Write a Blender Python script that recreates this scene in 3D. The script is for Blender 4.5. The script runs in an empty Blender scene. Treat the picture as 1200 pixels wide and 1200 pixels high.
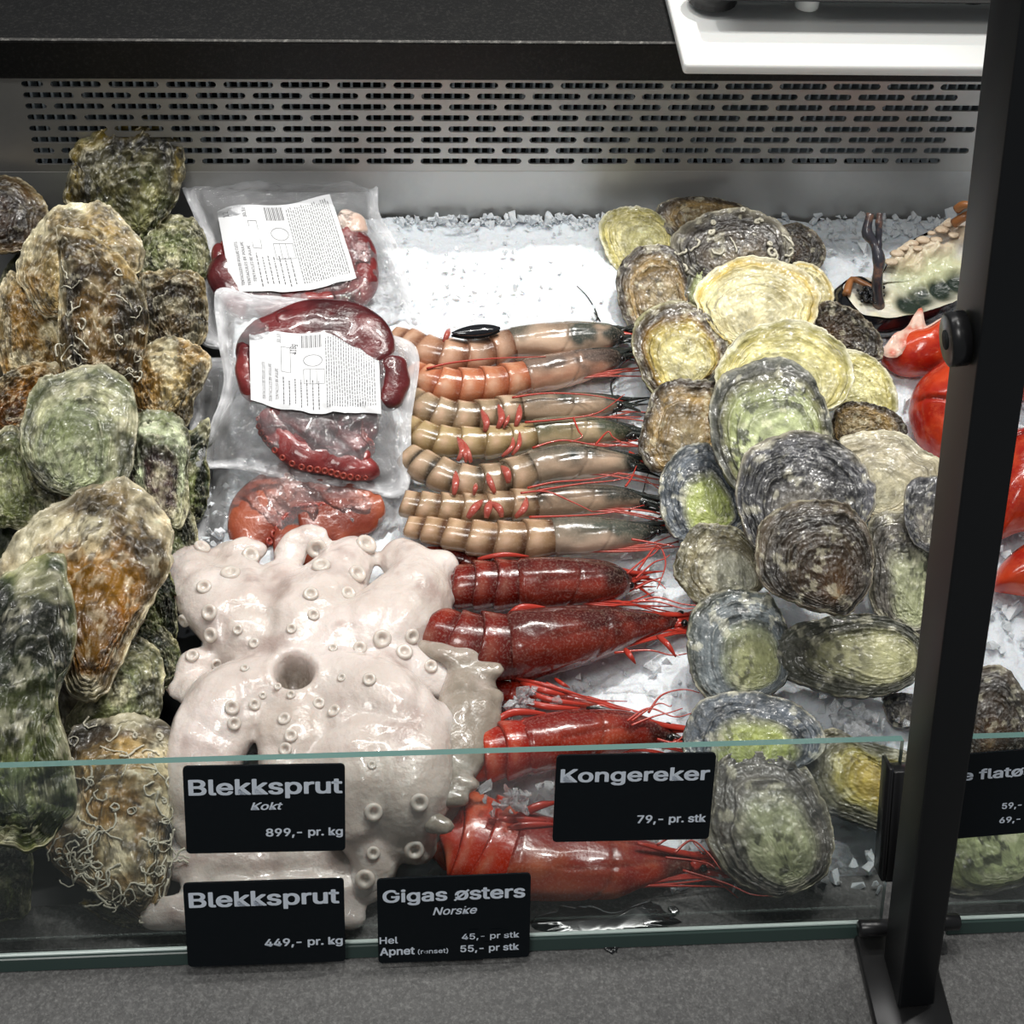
import bpy, bmesh, math, random, os
import numpy as np
from mathutils import Vector, Matrix
from mathutils.bvhtree import BVHTree

# ------------------------------------------------------------------ camera
scene = bpy.context.scene
COL = scene.collection
F = 2000.0                                   # focal length in pixels of the 1200 px frame
PITCH, YAW, ROLL, LEAN = map(math.radians, (46.4, 7.04, 4.08, 23.5))
CAM = np.array([0.0, 0.0, 0.785])
FWD = np.array([math.sin(YAW)*math.cos(PITCH), math.cos(YAW)*math.cos(PITCH), -math.sin(PITCH)])
_r = np.array([math.cos(YAW), -math.sin(YAW), 0.0]); _u = np.cross(_r, FWD)
RT = math.cos(ROLL)*_r + math.sin(ROLL)*_u
UP = -math.sin(ROLL)*_r + math.cos(ROLL)*_u
cam = bpy.data.cameras.new('camera'); cam.sensor_width = 36; cam.lens = 36*F/1200; cam.clip_start = 0.02
co = bpy.data.objects.new('camera', cam); COL.objects.link(co)
co.matrix_world = Matrix(((RT[0], UP[0], -FWD[0], CAM[0]), (RT[1], UP[1], -FWD[1], CAM[1]),
                          (RT[2], UP[2], -FWD[2], CAM[2]), (0, 0, 0, 1)))
scene.camera = co

# ------------------------------------------------------------------ light and exposure
w = bpy.data.worlds.new('world'); scene.world = w; w.use_nodes = True
w.node_tree.nodes['Background'].inputs[0].default_value = (0.93, 0.97, 1.0, 1)
w.node_tree.nodes['Background'].inputs[1].default_value = 0.17
def aim(o, target):
    d = Vector(target) - o.location
    o.rotation_euler = d.to_track_quat('-Z', 'Y').to_euler()
def spot(name, loc, target, power, size_deg, blend, radius, colr):
    l = bpy.data.lights.new(name, 'SPOT'); l.energy = power; l.spot_size = math.radians(size_deg)
    l.spot_blend = blend; l.shadow_soft_size = radius; l.color = colr
    o = bpy.data.objects.new(name, l); COL.objects.link(o); o.location = loc; aim(o, target)
    return o
def area(name, loc, target, power, sx, sy, colr):
    l = bpy.data.lights.new(name, 'AREA'); l.energy = power; l.shape = 'RECTANGLE'; l.size = sx; l.size_y = sy; l.color = colr
    o = bpy.data.objects.new(name, l); COL.objects.link(o); o.location = loc; aim(o, target)
    return o
spot('unseen_spotlight', (0.50, 1.30, 1.75), (0.06, 0.82, 0.03), 80, 27, 1.0, 0.022, (1.0, 0.97, 0.91))
spot('unseen_spotlight', (0.02, 0.98, 2.0), (0.04, 0.62, 0.0), 27, 60, 0.9, 0.035, (1.0, 0.98, 0.94))
spot('unseen_spotlight', (0.75, 0.95, 1.9), (0.10, 0.66, 0.0), 20, 60, 0.9, 0.03, (1.0, 0.98, 0.94))
spot('unseen_spotlight', (-0.55, -0.35, 2.2), (0.10, 0.45, 0.0), 58, 50, 0.9, 0.30, (1.0, 0.98, 0.94))  # unseen front fill, made soft and strong to brighten tags and sill
area('case_lamp', (0.10, 0.93, 0.95), (0.10, 0.85, 0.0), 4.0, 1.1, 0.05, (1.0, 0.98, 0.95))
scene.view_settings.view_transform = 'Standard'
scene.view_settings.look = 'None'
scene.view_settings.exposure = 0.0
scene.view_settings.gamma = 1.0
scene.view_settings.use_curve_mapping = False
scene.cycles.max_bounces = 10
scene.cycles.transparent_max_bounces = 24
scene.cycles.use_denoising = True

# ------------------------------------------------------------------ maths helpers
def nrm(v):
    v = np.asarray(v, float); return v/np.linalg.norm(v)
def ray(px, py):
    return nrm(FWD*F + RT*(px-600) - UP*(py-600))
def hit(px, py, p0, n):
    d = ray(px, py); return CAM + d*(np.dot(np.asarray(p0)-CAM, n)/np.dot(d, n))
def on_z(px, py, z=0.0): return hit(px, py, (0, 0, z), (0, 0, 1))
ICE_Y0, ICE_Y1, ICE_Z1 = 0.47, 1.0, 0.04      # the ice rises gently towards the back wall
SL = (ICE_Z1)/(ICE_Y1-ICE_Y0)
ICE_N = nrm((0, -SL, 1)); ICE_P = np.array([0, ICE_Y0, 0.0])
def ice(px, py, h=0.0): return hit(px, py, ICE_P + ICE_N*h, ICE_N)
def pxm(p):                                     # metres per pixel at a point
    return np.dot(np.asarray(p)-CAM, FWD)/F

def _hash(ix, iy, iz, seed):
    h = (ix.astype(np.uint32)*np.uint32(374761393) + iy.astype(np.uint32)*np.uint32(668265263)
         + iz.astype(np.uint32)*np.uint32(2147483647) + np.uint32((seed*974711+17) & 0xffffffff))
    h = (h ^ (h >> np.uint32(13)))*np.uint32(1274126177)
    h = (h ^ (h >> np.uint32(15)))*np.uint32(2246822519)
    return ((h ^ (h >> np.uint32(16))) & np.uint32(0xffffff)).astype(float)/float(0xffffff)
def vnoise(x, y, z=None, seed=0):
    x = np.asarray(x, float); y = np.asarray(y, float); z = np.zeros_like(x) if z is None else z+np.zeros_like(x)
    xi, yi, zi = np.floor(x).astype(np.int64), np.floor(y).astype(np.int64), np.floor(z).astype(np.int64)
    fx, fy, fz = x-xi, y-yi, z-zi
    sx, sy, sz = [t*t*(3-2*t) for t in (fx, fy, fz)]
    def c(a, b, d): return _hash(xi+a, yi+b, zi+d, seed)
    def l(a, b, t): return a+(b-a)*t
    v = l(l(l(c(0,0,0), c(1,0,0), sx), l(c(0,1,0), c(1,1,0), sx), sy),
          l(l(c(0,0,1), c(1,0,1), sx), l(c(0,1,1), c(1,1,1), sx), sy), sz)
    return v*2-1
def fbm(x, y, z=None, o=4, seed=0):
    s = 0; a = 1.0; t = 0; f = 1.0
    for k in range(o):
        s = s+a*vnoise(np.asarray(x)*f, np.asarray(y)*f, None if z is None else z*f, seed+k*7); t += a; a *= .5; f *= 2.03
    return s/t
def lin(c):
    c = np.asarray(c, float); return np.where(c <= .04045, c/12.92, ((c+.055)/1.055)**2.4)
def S(h):                                       # '#rrggbb' -> linear rgb
    return lin([int(h[i:i+2], 16)/255 for i in (1, 3, 5)])
def ramp(t, stops):
    xs = [s[0] for s in stops]; cs = np.array([s[1] for s in stops])
    return np.stack([np.interp(t, xs, cs[:, k]) for k in range(3)], -1)
def smooth_loop(pts, n):                        # closed Catmull-Rom, resampled evenly
    P = np.asarray(pts, float); m = len(P); out = []
    for i in range(m):
        a, b, c, d = P[i-1], P[i], P[(i+1) % m], P[(i+2) % m]
        for t in np.linspace(0, 1, 12, endpoint=False):
            out.append(.5*((2*b)+(-a+c)*t+(2*a-5*b+4*c-d)*t*t+(-a+3*b-3*c+d)*t**3))
    out = np.array(out); q = np.vstack([out, out[:1]])
    L = np.r_[0, np.cumsum(np.linalg.norm(np.diff(q[:, :2], axis=0), axis=1))]
    tt = np.linspace(0, L[-1], n, endpoint=False)
    return np.stack([np.interp(tt, L, q[:, k]) for k in range(q.shape[1])], -1)
def smooth_line(pts, n):
    P = np.asarray(pts, float); m = len(P); out = []
    for i in range(m-1):
        a, b, c, d = P[max(i-1, 0)], P[i], P[i+1], P[min(i+2, m-1)]
        for t in np.linspace(0, 1, 12, endpoint=False):
            out.append(.5*((2*b)+(-a+c)*t+(2*a-5*b+4*c-d)*t*t+(-a+3*b-3*c+d)*t**3))
    out.append(P[-1]); out = np.array(out)
    L = np.r_[0, np.cumsum(np.linalg.norm(np.diff(out[:, :3], axis=0), axis=1))]
    tt = np.linspace(0, L[-1], n)
    return np.stack([np.interp(tt, L, out[:, k]) for k in range(out.shape[1])], -1)

# ------------------------------------------------------------------ object helpers
def new_mesh(name, V, Fc, mat, col=None, smooth=True):
    me = bpy.data.meshes.new(name)
    me.from_pydata(np.asarray(V, float).tolist() if not isinstance(V, list) else V, [], Fc if isinstance(Fc, list) else Fc.tolist())
    if smooth: me.polygons.foreach_set('use_smooth', [True]*len(me.polygons))
    if col is not None:
        a = me.color_attributes.new('Col', 'FLOAT_COLOR', 'POINT')
        c = np.ones((len(me.vertices), 4)); c[:, :3] = np.clip(col, 0, 1)
        a.data.foreach_set('color', c.ravel())
    if mat: me.materials.append(mat)
    me.update(); return me
def put(name, me, parent=None, loc=None):
    o = bpy.data.objects.new(name, me); COL.objects.link(o)
    if loc is not None: o.location = tuple(loc)
    if parent is not None: o.parent = parent
    return o
def mk(name, V, Fc, mat, parent=None, col=None, smooth=True):
    """Link a mesh object whose world-space vertices are V; the origin goes to the thing's own base."""
    V = np.asarray(V, float)
    if parent is None:
        org = np.array([V[:, 0].mean(), V[:, 1].mean(), V[:, 2].min()])
        return put(name, new_mesh(name, V-org, Fc, mat, col, smooth), None, org)
    return put(name, new_mesh(name, V-worldloc(parent), Fc, mat, col, smooth), parent)
def worldloc(o):
    p = np.array(o.location); 
    while o.parent is not None: o = o.parent; p = p+np.array(o.location)
    return p
def empty(name, loc):
    o = bpy.data.objects.new(name, None); o.empty_display_size = .01; COL.objects.link(o); o.location = tuple(loc); return o
def tag(o, label=None, cat=None, group=None, kind=None):
    for k, v in (('label', label), ('category', cat), ('group', group), ('kind', kind)):
        if v: o[k] = v
    return o
def bm_data(bm):
    bm.verts.index_update()
    V = np.array([v.co[:] for v in bm.verts]); Fc = [[v.index for v in f.verts] for f in bm.faces]; bm.free(); return V, Fc
def box_vf(lo, hi, bev=0.0, seg=2):
    bm = bmesh.new(); bmesh.ops.create_cube(bm, size=1)
    lo = np.array(lo, float); hi = np.array(hi, float)
    for v in bm.verts: v.co = Vector((lo+hi)/2+np.array(v.co[:])*(hi-lo))
    if bev: bmesh.ops.bevel(bm, geom=list(bm.edges), offset=bev, segments=seg, affect='EDGES', profile=.6)
    return bm_data(bm)
def frame_pts(V, o, ex, ey, ez):
    return np.asarray(o)+V[:, :1]*np.asarray(ex)+V[:, 1:2]*np.asarray(ey)+V[:, 2:3]*np.asarray(ez)
def join(parts):
    Vs, Fs, n = [], [], 0
    for V, Fc in parts:
        Vs.append(np.asarray(V)); Fs += [[i+n for i in f] for f in (Fc if isinstance(Fc, list) else Fc.tolist())]; n += len(V)
    return np.vstack(Vs), Fs
def grid_faces(nr, nc, wrap=True, off=0):
    r = np.arange(nr-1)[:, None]; c = np.arange(nc if wrap else nc-1)[None, :]; c2 = (c+1) % nc
    f = np.stack([r*nc+c, r*nc+c2, (r+1)*nc+c2, (r+1)*nc+c], -1).reshape(-1, 4)+off
    return f.tolist()
def tube_vf(P, R, n=8, flat=None, fax=None, caps=True):
    """A lofted tube along points P with radii R; flat squashes it along axis fax."""
    P = np.asarray(P, float); R = np.broadcast_to(np.asarray(R, float), (len(P),))
    T = np.gradient(P, axis=0); T /= np.linalg.norm(T, axis=1)[:, None]+1e-12
    ref = np.array(fax if fax is not None else ICE_N, float)
    if abs(np.dot(nrm(T.mean(0)+1e-9), ref)) > .93: ref = np.array([.3, .9, .1])
    A = np.cross(T, ref); A /= np.linalg.norm(A, axis=1)[:, None]+1e-12
    B = np.cross(A, T)
    th = np.linspace(0, 2*math.pi, n, endpoint=False)
    f = 1.0 if flat is None else flat
    V = P[:, None]+R[:, None, None]*(A[:, None]*np.cos(th)[None, :, None]+B[:, None]*np.sin(th)[None, :, None]*f)
    Fc = grid_faces(len(P), n); V = V.reshape(-1, 3)
    if caps: Fc.append(list(range(n))[::-1]); Fc.append([(len(P)-1)*n+i for i in range(n)])
    return V, Fc

# ------------------------------------------------------------------ materials
def mat(name, base=(.8, .8, .8), rough=.5, metal=0.0, spec=.5, attr=False, coat=0, bump=None, sss=0, var=None, trans=0, ior=1.45, sssr=.01, coatr=.08):
    m = bpy.data.materials.new(name); m.use_nodes = True; nt = m.node_tree; b = nt.nodes['Principled BSDF']
    b.inputs['Base Color'].default_value = (*base, 1); b.inputs['Roughness'].default_value = rough
    b.inputs['Metallic'].default_value = metal; b.inputs['Specular IOR Level'].default_value = spec
    b.inputs['Coat Weight'].default_value = coat; b.inputs['Coat Roughness'].default_value = coatr
    b.inputs['Transmission Weight'].default_value = trans; b.inputs['IOR'].default_value = ior
    if sss:
        b.inputs['Subsurface Weight'].default_value = sss; b.inputs['Subsurface Radius'].default_value = (1, .6, .45)
        b.inputs['Subsurface Scale'].default_value = sssr
    tc = nt.nodes.new('ShaderNodeTexCoord'); src = None
    if attr:
        a = nt.nodes.new('ShaderNodeAttribute'); a.attribute_name = 'Col'; src = a.outputs['Color']
    if var:                                     # (scale, amount, colour) fine speckle in the thing's own colour
        for sc_, am, cc in (var if isinstance(var, list) else [var]):
            n = nt.nodes.new('ShaderNodeTexNoise'); n.inputs['Scale'].default_value = sc_; n.inputs['Detail'].default_value = 6; n.inputs['Roughness'].default_value = .7
            nt.links.new(tc.outputs['Object'], n.inputs['Vector'])
            r = nt.nodes.new('ShaderNodeValToRGB'); r.color_ramp.elements[0].position = .5; r.color_ramp.elements[1].position = .72
            nt.links.new(n.outputs['Fac'], r.inputs['Fac'])
            mu = nt.nodes.new('ShaderNodeMath'); mu.operation = 'MULTIPLY'; mu.inputs[1].default_value = am
            nt.links.new(r.outputs['Color'], mu.inputs[0])
            mx = nt.nodes.new('ShaderNodeMix'); mx.data_type = 'RGBA'
            nt.links.new(mu.outputs[0], mx.inputs['Factor'])
            if src is not None: nt.links.new(src, mx.inputs['A'])
            else: mx.inputs['A'].default_value = (*base, 1)
            mx.inputs['B'].default_value = (*cc, 1); src = mx.outputs['Result']
    if src is not None: nt.links.new(src, b.inputs['Base Color'])
    if bump:
        prev = None
        for sc_, st in (bump if isinstance(bump, list) else [bump]):
            n = nt.nodes.new('ShaderNodeTexNoise'); n.inputs['Scale'].default_value = sc_; n.inputs['Detail'].default_value = 5
            nt.links.new(tc.outputs['Object'], n.inputs['Vector'])
            bp = nt.nodes.new('ShaderNodeBump'); bp.inputs['Strength'].default_value = st; bp.inputs['Distance'].default_value = .6/sc_
            nt.links.new(n.outputs['Fac'], bp.inputs['Height'])
            if prev is not None: nt.links.new(prev, bp.inputs['Normal'])
            prev = bp.outputs['Normal']
        nt.links.new(prev, b.inputs['Normal'])
    return m
M = {}
M['granite_dark'] = mat('dark_granite', (.007, .007, .007), .42, spec=.35, bump=[(900, .25)], var=[(60, .2, (.025, .024, .022)), (420, .35, (.06, .058, .055))])
M['stone'] = mat('grey_stone', (.085, .084, .083), .55, bump=[(160, .5), (700, .35)], var=[(9, .5, (.045, .046, .048)), (26, .4, (.13, .13, .128)), (260, .7, (.19, .19, .185)), (600, .5, (.30, .30, .29))])
M['steel'] = mat('stainless_steel', (.50, .50, .49), .42, metal=.6, bump=[(30, .04)], var=[(14, .3, (.30, .31, .32))])
M['grille'] = mat('grille_steel', (.44, .43, .41), .40, metal=.65, var=[(22, .25, (.30, .29, .27))])
M['fin'] = mat('evaporator_fin', (.58, .64, .68), .5, metal=.3)
M['black_in'] = mat('dark_interior', (.006, .007, .008), .8)
M['tray'] = mat('black_tray', (.010, .012, .015), .3)
M['board'] = mat('white_plastic', (.83, .84, .82), .38, sss=.1, sssr=.004)
M['black_paint'] = mat('black_powder_coat', (.004, .005, .0065), .45, spec=.5, bump=[(1500, .05)])
M['black_metal'] = mat('black_metal', (.012, .012, .013), .28)
M['brushed'] = mat('brushed_plate', (.035, .035, .036), .3, metal=.6)
M['sign'] = mat('price_tag_plastic', (.004, .0065, .009), .42, spec=.25, var=(400, .2, (.012, .015, .018)))
M['ink'] = mat('white_lettering', (.78, .85, .95), .6)
M['shell'] = mat('oyster_shell', rough=.45, attr=True, coat=.38, coatr=.13, bump=[(300, .30), (1100, .35)], var=[(500, .16, (.62, .60, .50)), (900, .25, (.02, .02, .016))])
M['worm'] = mat('worm_tube', (.60, .57, .46), .5, bump=(900, .3))
M['prawn'] = mat('prawn_shell', rough=.22, attr=True, coat=.5, bump=[(300, .12)], sss=.06, sssr=.003, var=(700, .2, (.75, .6, .5)))
M['redprawn'] = mat('red_prawn_shell', rough=.22, attr=True, coat=.6, bump=[(60, .35)])
M['redleg'] = mat('red_leg', (.42, .035, .02), .3, coat=.4)
M['pinkleg'] = mat('pleopod', (.40, .075, .055), .3, coat=.4, var=(400, .5, (.65, .3, .25)))
M['dark'] = mat('dark_appendage', (.022, .026, .024), .25, coat=.5, bump=(400, .4))
M['eye'] = mat('prawn_eye', (.006, .005, .005), .08, coat=1)
M['octo'] = mat('octopus_skin', rough=.27, attr=True, coat=.55, sss=.3, sssr=.012, bump=[(38, .30), (120, .22), (420, .12)], coatr=.05, var=[(26, .5, (.58, .47, .43)), (60, .35, (.86, .82, .76))])
M['sucker'] = mat('sucker_skin', (.66, .59, .53), .25, coat=.4, sss=.25, sssr=.006)
M['cooked'] = mat('cooked_octopus', rough=.3, attr=True, coat=.5, bump=[(160, .3), (600, .15)], sss=.1, sssr=.004)
M['paper'] = mat('label_paper', (.80, .81, .83), .45)
M['print'] = mat('label_print', (.12, .12, .13), .6)
M['lob'] = mat('cooked_shell', rough=.2, attr=True, coat=.6, bump=(120, .15), var=(140, .5, (.72, .13, .04)))
M['meat'] = mat('crab_meat', rough=.35, attr=True, bump=[(220, .5)], sss=.2, sssr=.006, coat=.3)
M['gill'] = mat('pale_gill', (.62, .50, .36), .4, bump=[(300, .6)], var=(90, .6, (.40, .22, .12)))
M['mussel'] = mat('mussel_shell', (.008, .009, .012), .12, coat=1, var=(60, .4, (.03, .03, .025)))

def ice_mat(name, trans, base, rough):
    m = mat(name, base, rough, trans=trans, ior=1.31, sss=.0 if trans > .3 else .25, sssr=.012, bump=[(160, .55), (520, .35)], spec=.6)
    return m
M['ice'] = ice_mat('crushed_ice', 0.0, (.80, .84, .88), .28)
M['chunk'] = ice_mat('ice_chips', .12, (.90, .93, .96), .22)
M['clear'] = ice_mat('melting_ice', .75, (.96, .98, 1.0), .08)

def film_mat():
    m = bpy.data.materials.new('clear_plastic_film'); m.use_nodes = True; nt = m.node_tree; nt.nodes.clear()
    out = nt.nodes.new('ShaderNodeOutputMaterial'); tr = nt.nodes.new('ShaderNodeBsdfTransparent'); gl = nt.nodes.new('ShaderNodeBsdfGlossy')
    df = nt.nodes.new('ShaderNodeBsdfDiffuse'); m1 = nt.nodes.new('ShaderNodeMixShader'); m2 = nt.nodes.new('ShaderNodeMixShader')
    fr = nt.nodes.new('ShaderNodeFresnel'); fr.inputs['IOR'].default_value = 1.5; gl.inputs['Roughness'].default_value = .07
    at = nt.nodes.new('ShaderNodeAttribute'); at.attribute_name = 'Col'
    df.inputs['Color'].default_value = (.92, .93, .96, 1); tr.inputs['Color'].default_value = (1, 1, 1, 1)
    tc = nt.nodes.new('ShaderNodeTexCoord'); n = nt.nodes.new('ShaderNodeTexNoise'); n.inputs['Scale'].default_value = 55; n.inputs['Detail'].default_value = 4
    nt.links.new(tc.outputs['Object'], n.inputs['Vector'])
    bp = nt.nodes.new('ShaderNodeBump'); bp.inputs['Strength'].default_value = 1.0; bp.inputs['Distance'].default_value = .008
    nt.links.new(n.outputs['Fac'], bp.inputs['Height'])
    nt.links.new(bp.outputs['Normal'], gl.inputs['Normal']); nt.links.new(bp.outputs['Normal'], fr.inputs['Normal'])
    nt.links.new(at.outputs['Fac'], m1.inputs['Fac']); nt.links.new(tr.outputs[0], m1.inputs[1]); nt.links.new(df.outputs[0], m1.inputs[2])
    nt.links.new(fr.outputs[0], m2.inputs['Fac']); nt.links.new(m1.outputs[0], m2.inputs[1]); nt.links.new(gl.outputs[0], m2.inputs[2])
    nt.links.new(m2.outputs[0], out.inputs['Surface']); return m
M['film'] = film_mat()
def pane_mat(name, tint, fac):
    m = bpy.data.materials.new(name); m.use_nodes = True; nt = m.node_tree; nt.nodes.clear()
    out = nt.nodes.new('ShaderNodeOutputMaterial'); tr = nt.nodes.new('ShaderNodeBsdfTransparent'); gl = nt.nodes.new('ShaderNodeBsdfGlossy')
    df = nt.nodes.new('ShaderNodeBsdfDiffuse'); m1 = nt.nodes.new('ShaderNodeMixShader'); m2 = nt.nodes.new('ShaderNodeMixShader')
    fr = nt.nodes.new('ShaderNodeFresnel'); fr.inputs['IOR'].default_value = 1.5; gl.inputs['Roughness'].default_value = .01
    tr.inputs['Color'].default_value = (*tint, 1); df.inputs['Color'].default_value = (.35, .5, .48, 1); m1.inputs['Fac'].default_value = fac
    nt.links.new(tr.outputs[0], m1.inputs[1]); nt.links.new(df.outputs[0], m1.inputs[2])
    nt.links.new(fr.outputs[0], m2.inputs['Fac']); nt.links.new(m1.outputs[0], m2.inputs[1]); nt.links.new(gl.outputs[0], m2.inputs[2])
    nt.links.new(m2.outputs[0], out.inputs['Surface']); return m
M['pane'] = pane_mat('clear_glass', (.95, .97, .965), .015)
M['foot_strip'] = mat('green_strip', (.045, .075, .068), .25)
M['pane_light'] = mat('pane_highlight', (.62, .74, .70), .2)
M['edge_light'] = mat('edge_highlight', (.06, .058, .055), .6, var=[(260, .9, (.30, .29, .27))])
M['water'] = mat('water_film', (.012, .013, .014), .06, coat=1)
M['edge'] = mat('glass_edge', (.20, .36, .33), .10, trans=.25, ior=1.5)

# ------------------------------------------------------------------ the display case
YB = ICE_Y1                                     # the steel back wall stands here
foot = on_z(520, 1108)                          # where the front glass meets the stone sill
GY = foot[1]
def structure(name, vf, m, smooth=False):
    o = mk(name, vf[0], vf[1], m, smooth=smooth); o['kind'] = 'structure'; return o
structure('trim_1', box_vf((-.9, GY-.30, -.04), (1.1, ICE_Y0+.002, -.002), .002), M['stone'])       # front stone sill
structure('floor', box_vf((-.9, ICE_Y0-.05, -.045), (1.1, YB+.01, -.030)), M['tray'])
zg0 = hit(30, 203, (0, YB, 0), (0, 1, 0))[2]; zg1 = hit(30, 88, (0, YB, 0), (0, 1, 0))[2]
structure('wall_back', box_vf((-.9, YB, -.03), (1.1, YB+.002, zg0+.001)), M['steel'])
structure('wall_vent_back', box_vf((-.9, YB+.05, zg0-.03), (1.1, YB+.052, zg1+.02)), M['black_in'])
# perforated grille
def grille():
    xs0 = hit(27, 112, (0, YB, 0), (0, 1, 0))[0]
    rows = [hit(30, y, (0, YB, 0), (0, 1, 0))[2] for y in (99, 112, 125, 138, 151.2, 164.2, 177, 189.5)]
    a = hit(88, 99, (0, YB, 0), (0, 1, 0))[0]; b = hit(357, 99, (0, YB, 0), (0, 1, 0))[0]; p = (b-a)/4
    gap = p*.125; hh = (rows[0]-rows[1])*.285; L = -.9; Rr = 1.1
    cu = bpy.data.curves.new('g', 'CURVE'); cu.dimensions = '2D'; cu.fill_mode = 'BOTH'; cu.extrude = .0008
    def poly(pts):
        s = cu.splines.new('POLY'); s.points.add(len(pts)-1); s.use_cyclic_u = True
        for q, (x, y) in zip(s.points, pts): q.co = (x, y, 0, 1)
    poly([(L, zg0), (Rr, zg0), (Rr, zg1), (L, zg1)])
    def slot(x0, x1, z):
        pts = [(x1-hh+hh*math.sin(t), z+hh*math.cos(t)) for t in np.linspace(0, math.pi, 7)]+[(x0+hh-hh*math.sin(t), z-hh*math.cos(t)) for t in np.linspace(0, math.pi, 7)]
        poly(pts)
    for i, z in enumerate(rows):
        x = xs0
        if i % 2 == 0: slot(x, x+.5*p-gap, z); x += .5*p
        while x+p < xs0+p*17.6: slot(x, x+p-gap, z); x += p
        if i % 2 == 0: pass
    ob = bpy.data.objects.new('g', cu); COL.objects.link(ob)
    me = bpy.data.meshes.new_from_object(ob); bpy.data.objects.remove(ob)
    V = np.array([v.co[:] for v in me.vertices]); Fc = [list(q.vertices) for q in me.polygons]
    W = np.stack([V[:, 0], YB+.001+V[:, 2], V[:, 1]], -1)
    root = mk('ventilation_grille', W, Fc, M['grille'], smooth=False)
    tag(root, 'long stainless steel grille with rows of slots along the back wall', 'grille')
    parts = []; x = xs0-.01
    while x < xs0+p*17.6: parts.append(box_vf((x, YB+.004, zg0), (x+.0016, YB+.022, zg1))); x += p/5.5
    V, Fc = join(parts); f = mk('cooling_fins', V, Fc, M['fin'], root, smooth=False); f['kind'] = 'stuff'
grille()
# rear worktop of dark granite and what stands on it
zt = hit(400, 45, (0, YB, 0), (0, 1, 0))[2]
o = structure('rear_worktop', box_vf((-.9, YB-.004, zg1-.001), (1.1, YB+.7, zt), .0015, 1), M['granite_dark'])
o['kind'] = 'structure'; o.name = 'trim_2'
V, Fc = box_vf((-.9, YB-.0046, zt-.0006), (1.1, YB-.0020, zt+.0004), .0003, 1); o = mk('trim_3', V, Fc, M['edge_light'], smooth=False); o['kind'] = 'structure'  # highlight on the worktop's front edge, put in as a pale speckled strip
# white board
c0 = on_z(800, 88, zt); 
bl = on_z(775, -12, zt)
ex = nrm(on_z(1160, 91, zt)-c0); ey = nrm(bl-c0)
th = .0085
def board():
    root = empty('cutting_board', c0)
    n = 40
    V, Fc = box_vf((0, 0, 0), (.42, .33, th), .003, 3)
    V = frame_pts(V, c0, ex, ey, (0, 0, 1)); mk('slab', V, Fc, M['board'], root)
    # raised plateau of the slab towards the rear
    V, Fc = box_vf((.03, .075, th), (.40, .32, th+.006), .004, 3)
    V = frame_pts(V, c0, ex, ey, (0, 0, 1)); mk('raised_panel', V, Fc, M['board'], root)
    tag(root, 'thick white plastic board on the dark granite ledge behind the grille', 'board')
board()
def scale():
    z = zt+th+.006
    b = on_z(835, -2, z+.02)
    root = empty('weighing_scale', on_z(950, -10, z))
    V, Fc = box_vf((0, 0, .016), (.30, .22, .055), .006, 3)
    p = on_z(842, 4, z+.016); mk('body', frame_pts(V, (p[0], p[1], z), ex, ey, (0, 0, 1)), Fc, M['black_metal'], root)
    for i, (px, py, m_, r) in enumerate(((838, 2, M['black_metal'], .017), (948, 5, M['board'], .008), (1140, -6, M['black_metal'], .015))):
        q = on_z(px, py, z+.004); V, Fc = tube_vf([(q[0], q[1]+r*.6, z), (q[0], q[1]+r*.6, z+.018)], [r, r], 20, fax=(0, 1, 0))
        f = mk('foot', V, Fc, m_, root); 
        if i == 1: tag(f, 'white round foot')
    tag(root, 'dark scale with round feet on the white board at the top edge', 'scale')
scale()

# front glass, leaning back
GN = nrm((0, -math.cos(LEAN), math.sin(LEAN)))            # outward normal of the glass
GU = nrm((0, math.sin(LEAN), math.cos(LEAN)))             # up along the glass
gtop = hit(530, 884, foot, GN); GH = np.dot(gtop-foot, GU)
def gp(px, py, off=0.0): return hit(px, py, foot+GN*off, GN)
def pane(x0, x1, label):
    V, Fc = box_vf((x0, 0, -.005), (x1, GH, 0), 0)
    P = np.array([0, foot[1], foot[2]]); W = frame_pts(V, P, (1, 0, 0), GU, GN)
    big = [f for f in Fc if abs(np.ptp(V[f][:, 2])) < 1e-6]; rim = [f for f in Fc if f not in big]
    root = mk('glass_panel', W, big, M['pane'], smooth=False); tag(root, label, 'glass panel')
    mk('ground_edge', W, rim, M['edge'], root, smooth=False)
    V, Fc = box_vf((x0, -.0035, -.0005), (x1, .0045, .0035), .0006, 1); mk('bottom_strip', frame_pts(V, P, (1, 0, 0), GU, GN), Fc, M['foot_strip'], root, smooth=False)  # dark green strip along the pane's lower edge
    V, Fc = box_vf((x0, .0045, .0), (x1, .0062, .0022), .0005, 1); mk('pane_highlight', frame_pts(V, P, (1, 0, 0), GU, GN), Fc, M['pane_light'], root, smooth=False)  # highlight along the pane's foot, given as a pale strip
xl = gp(1033, 1085)[0]; xr = gp(1108, 1080)[0]
pane(-.75, xl, 'low clear glass guard in front of the octopus and oysters')
pane(xr, .95, 'clear glass guard on the far side of the black post')

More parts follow.
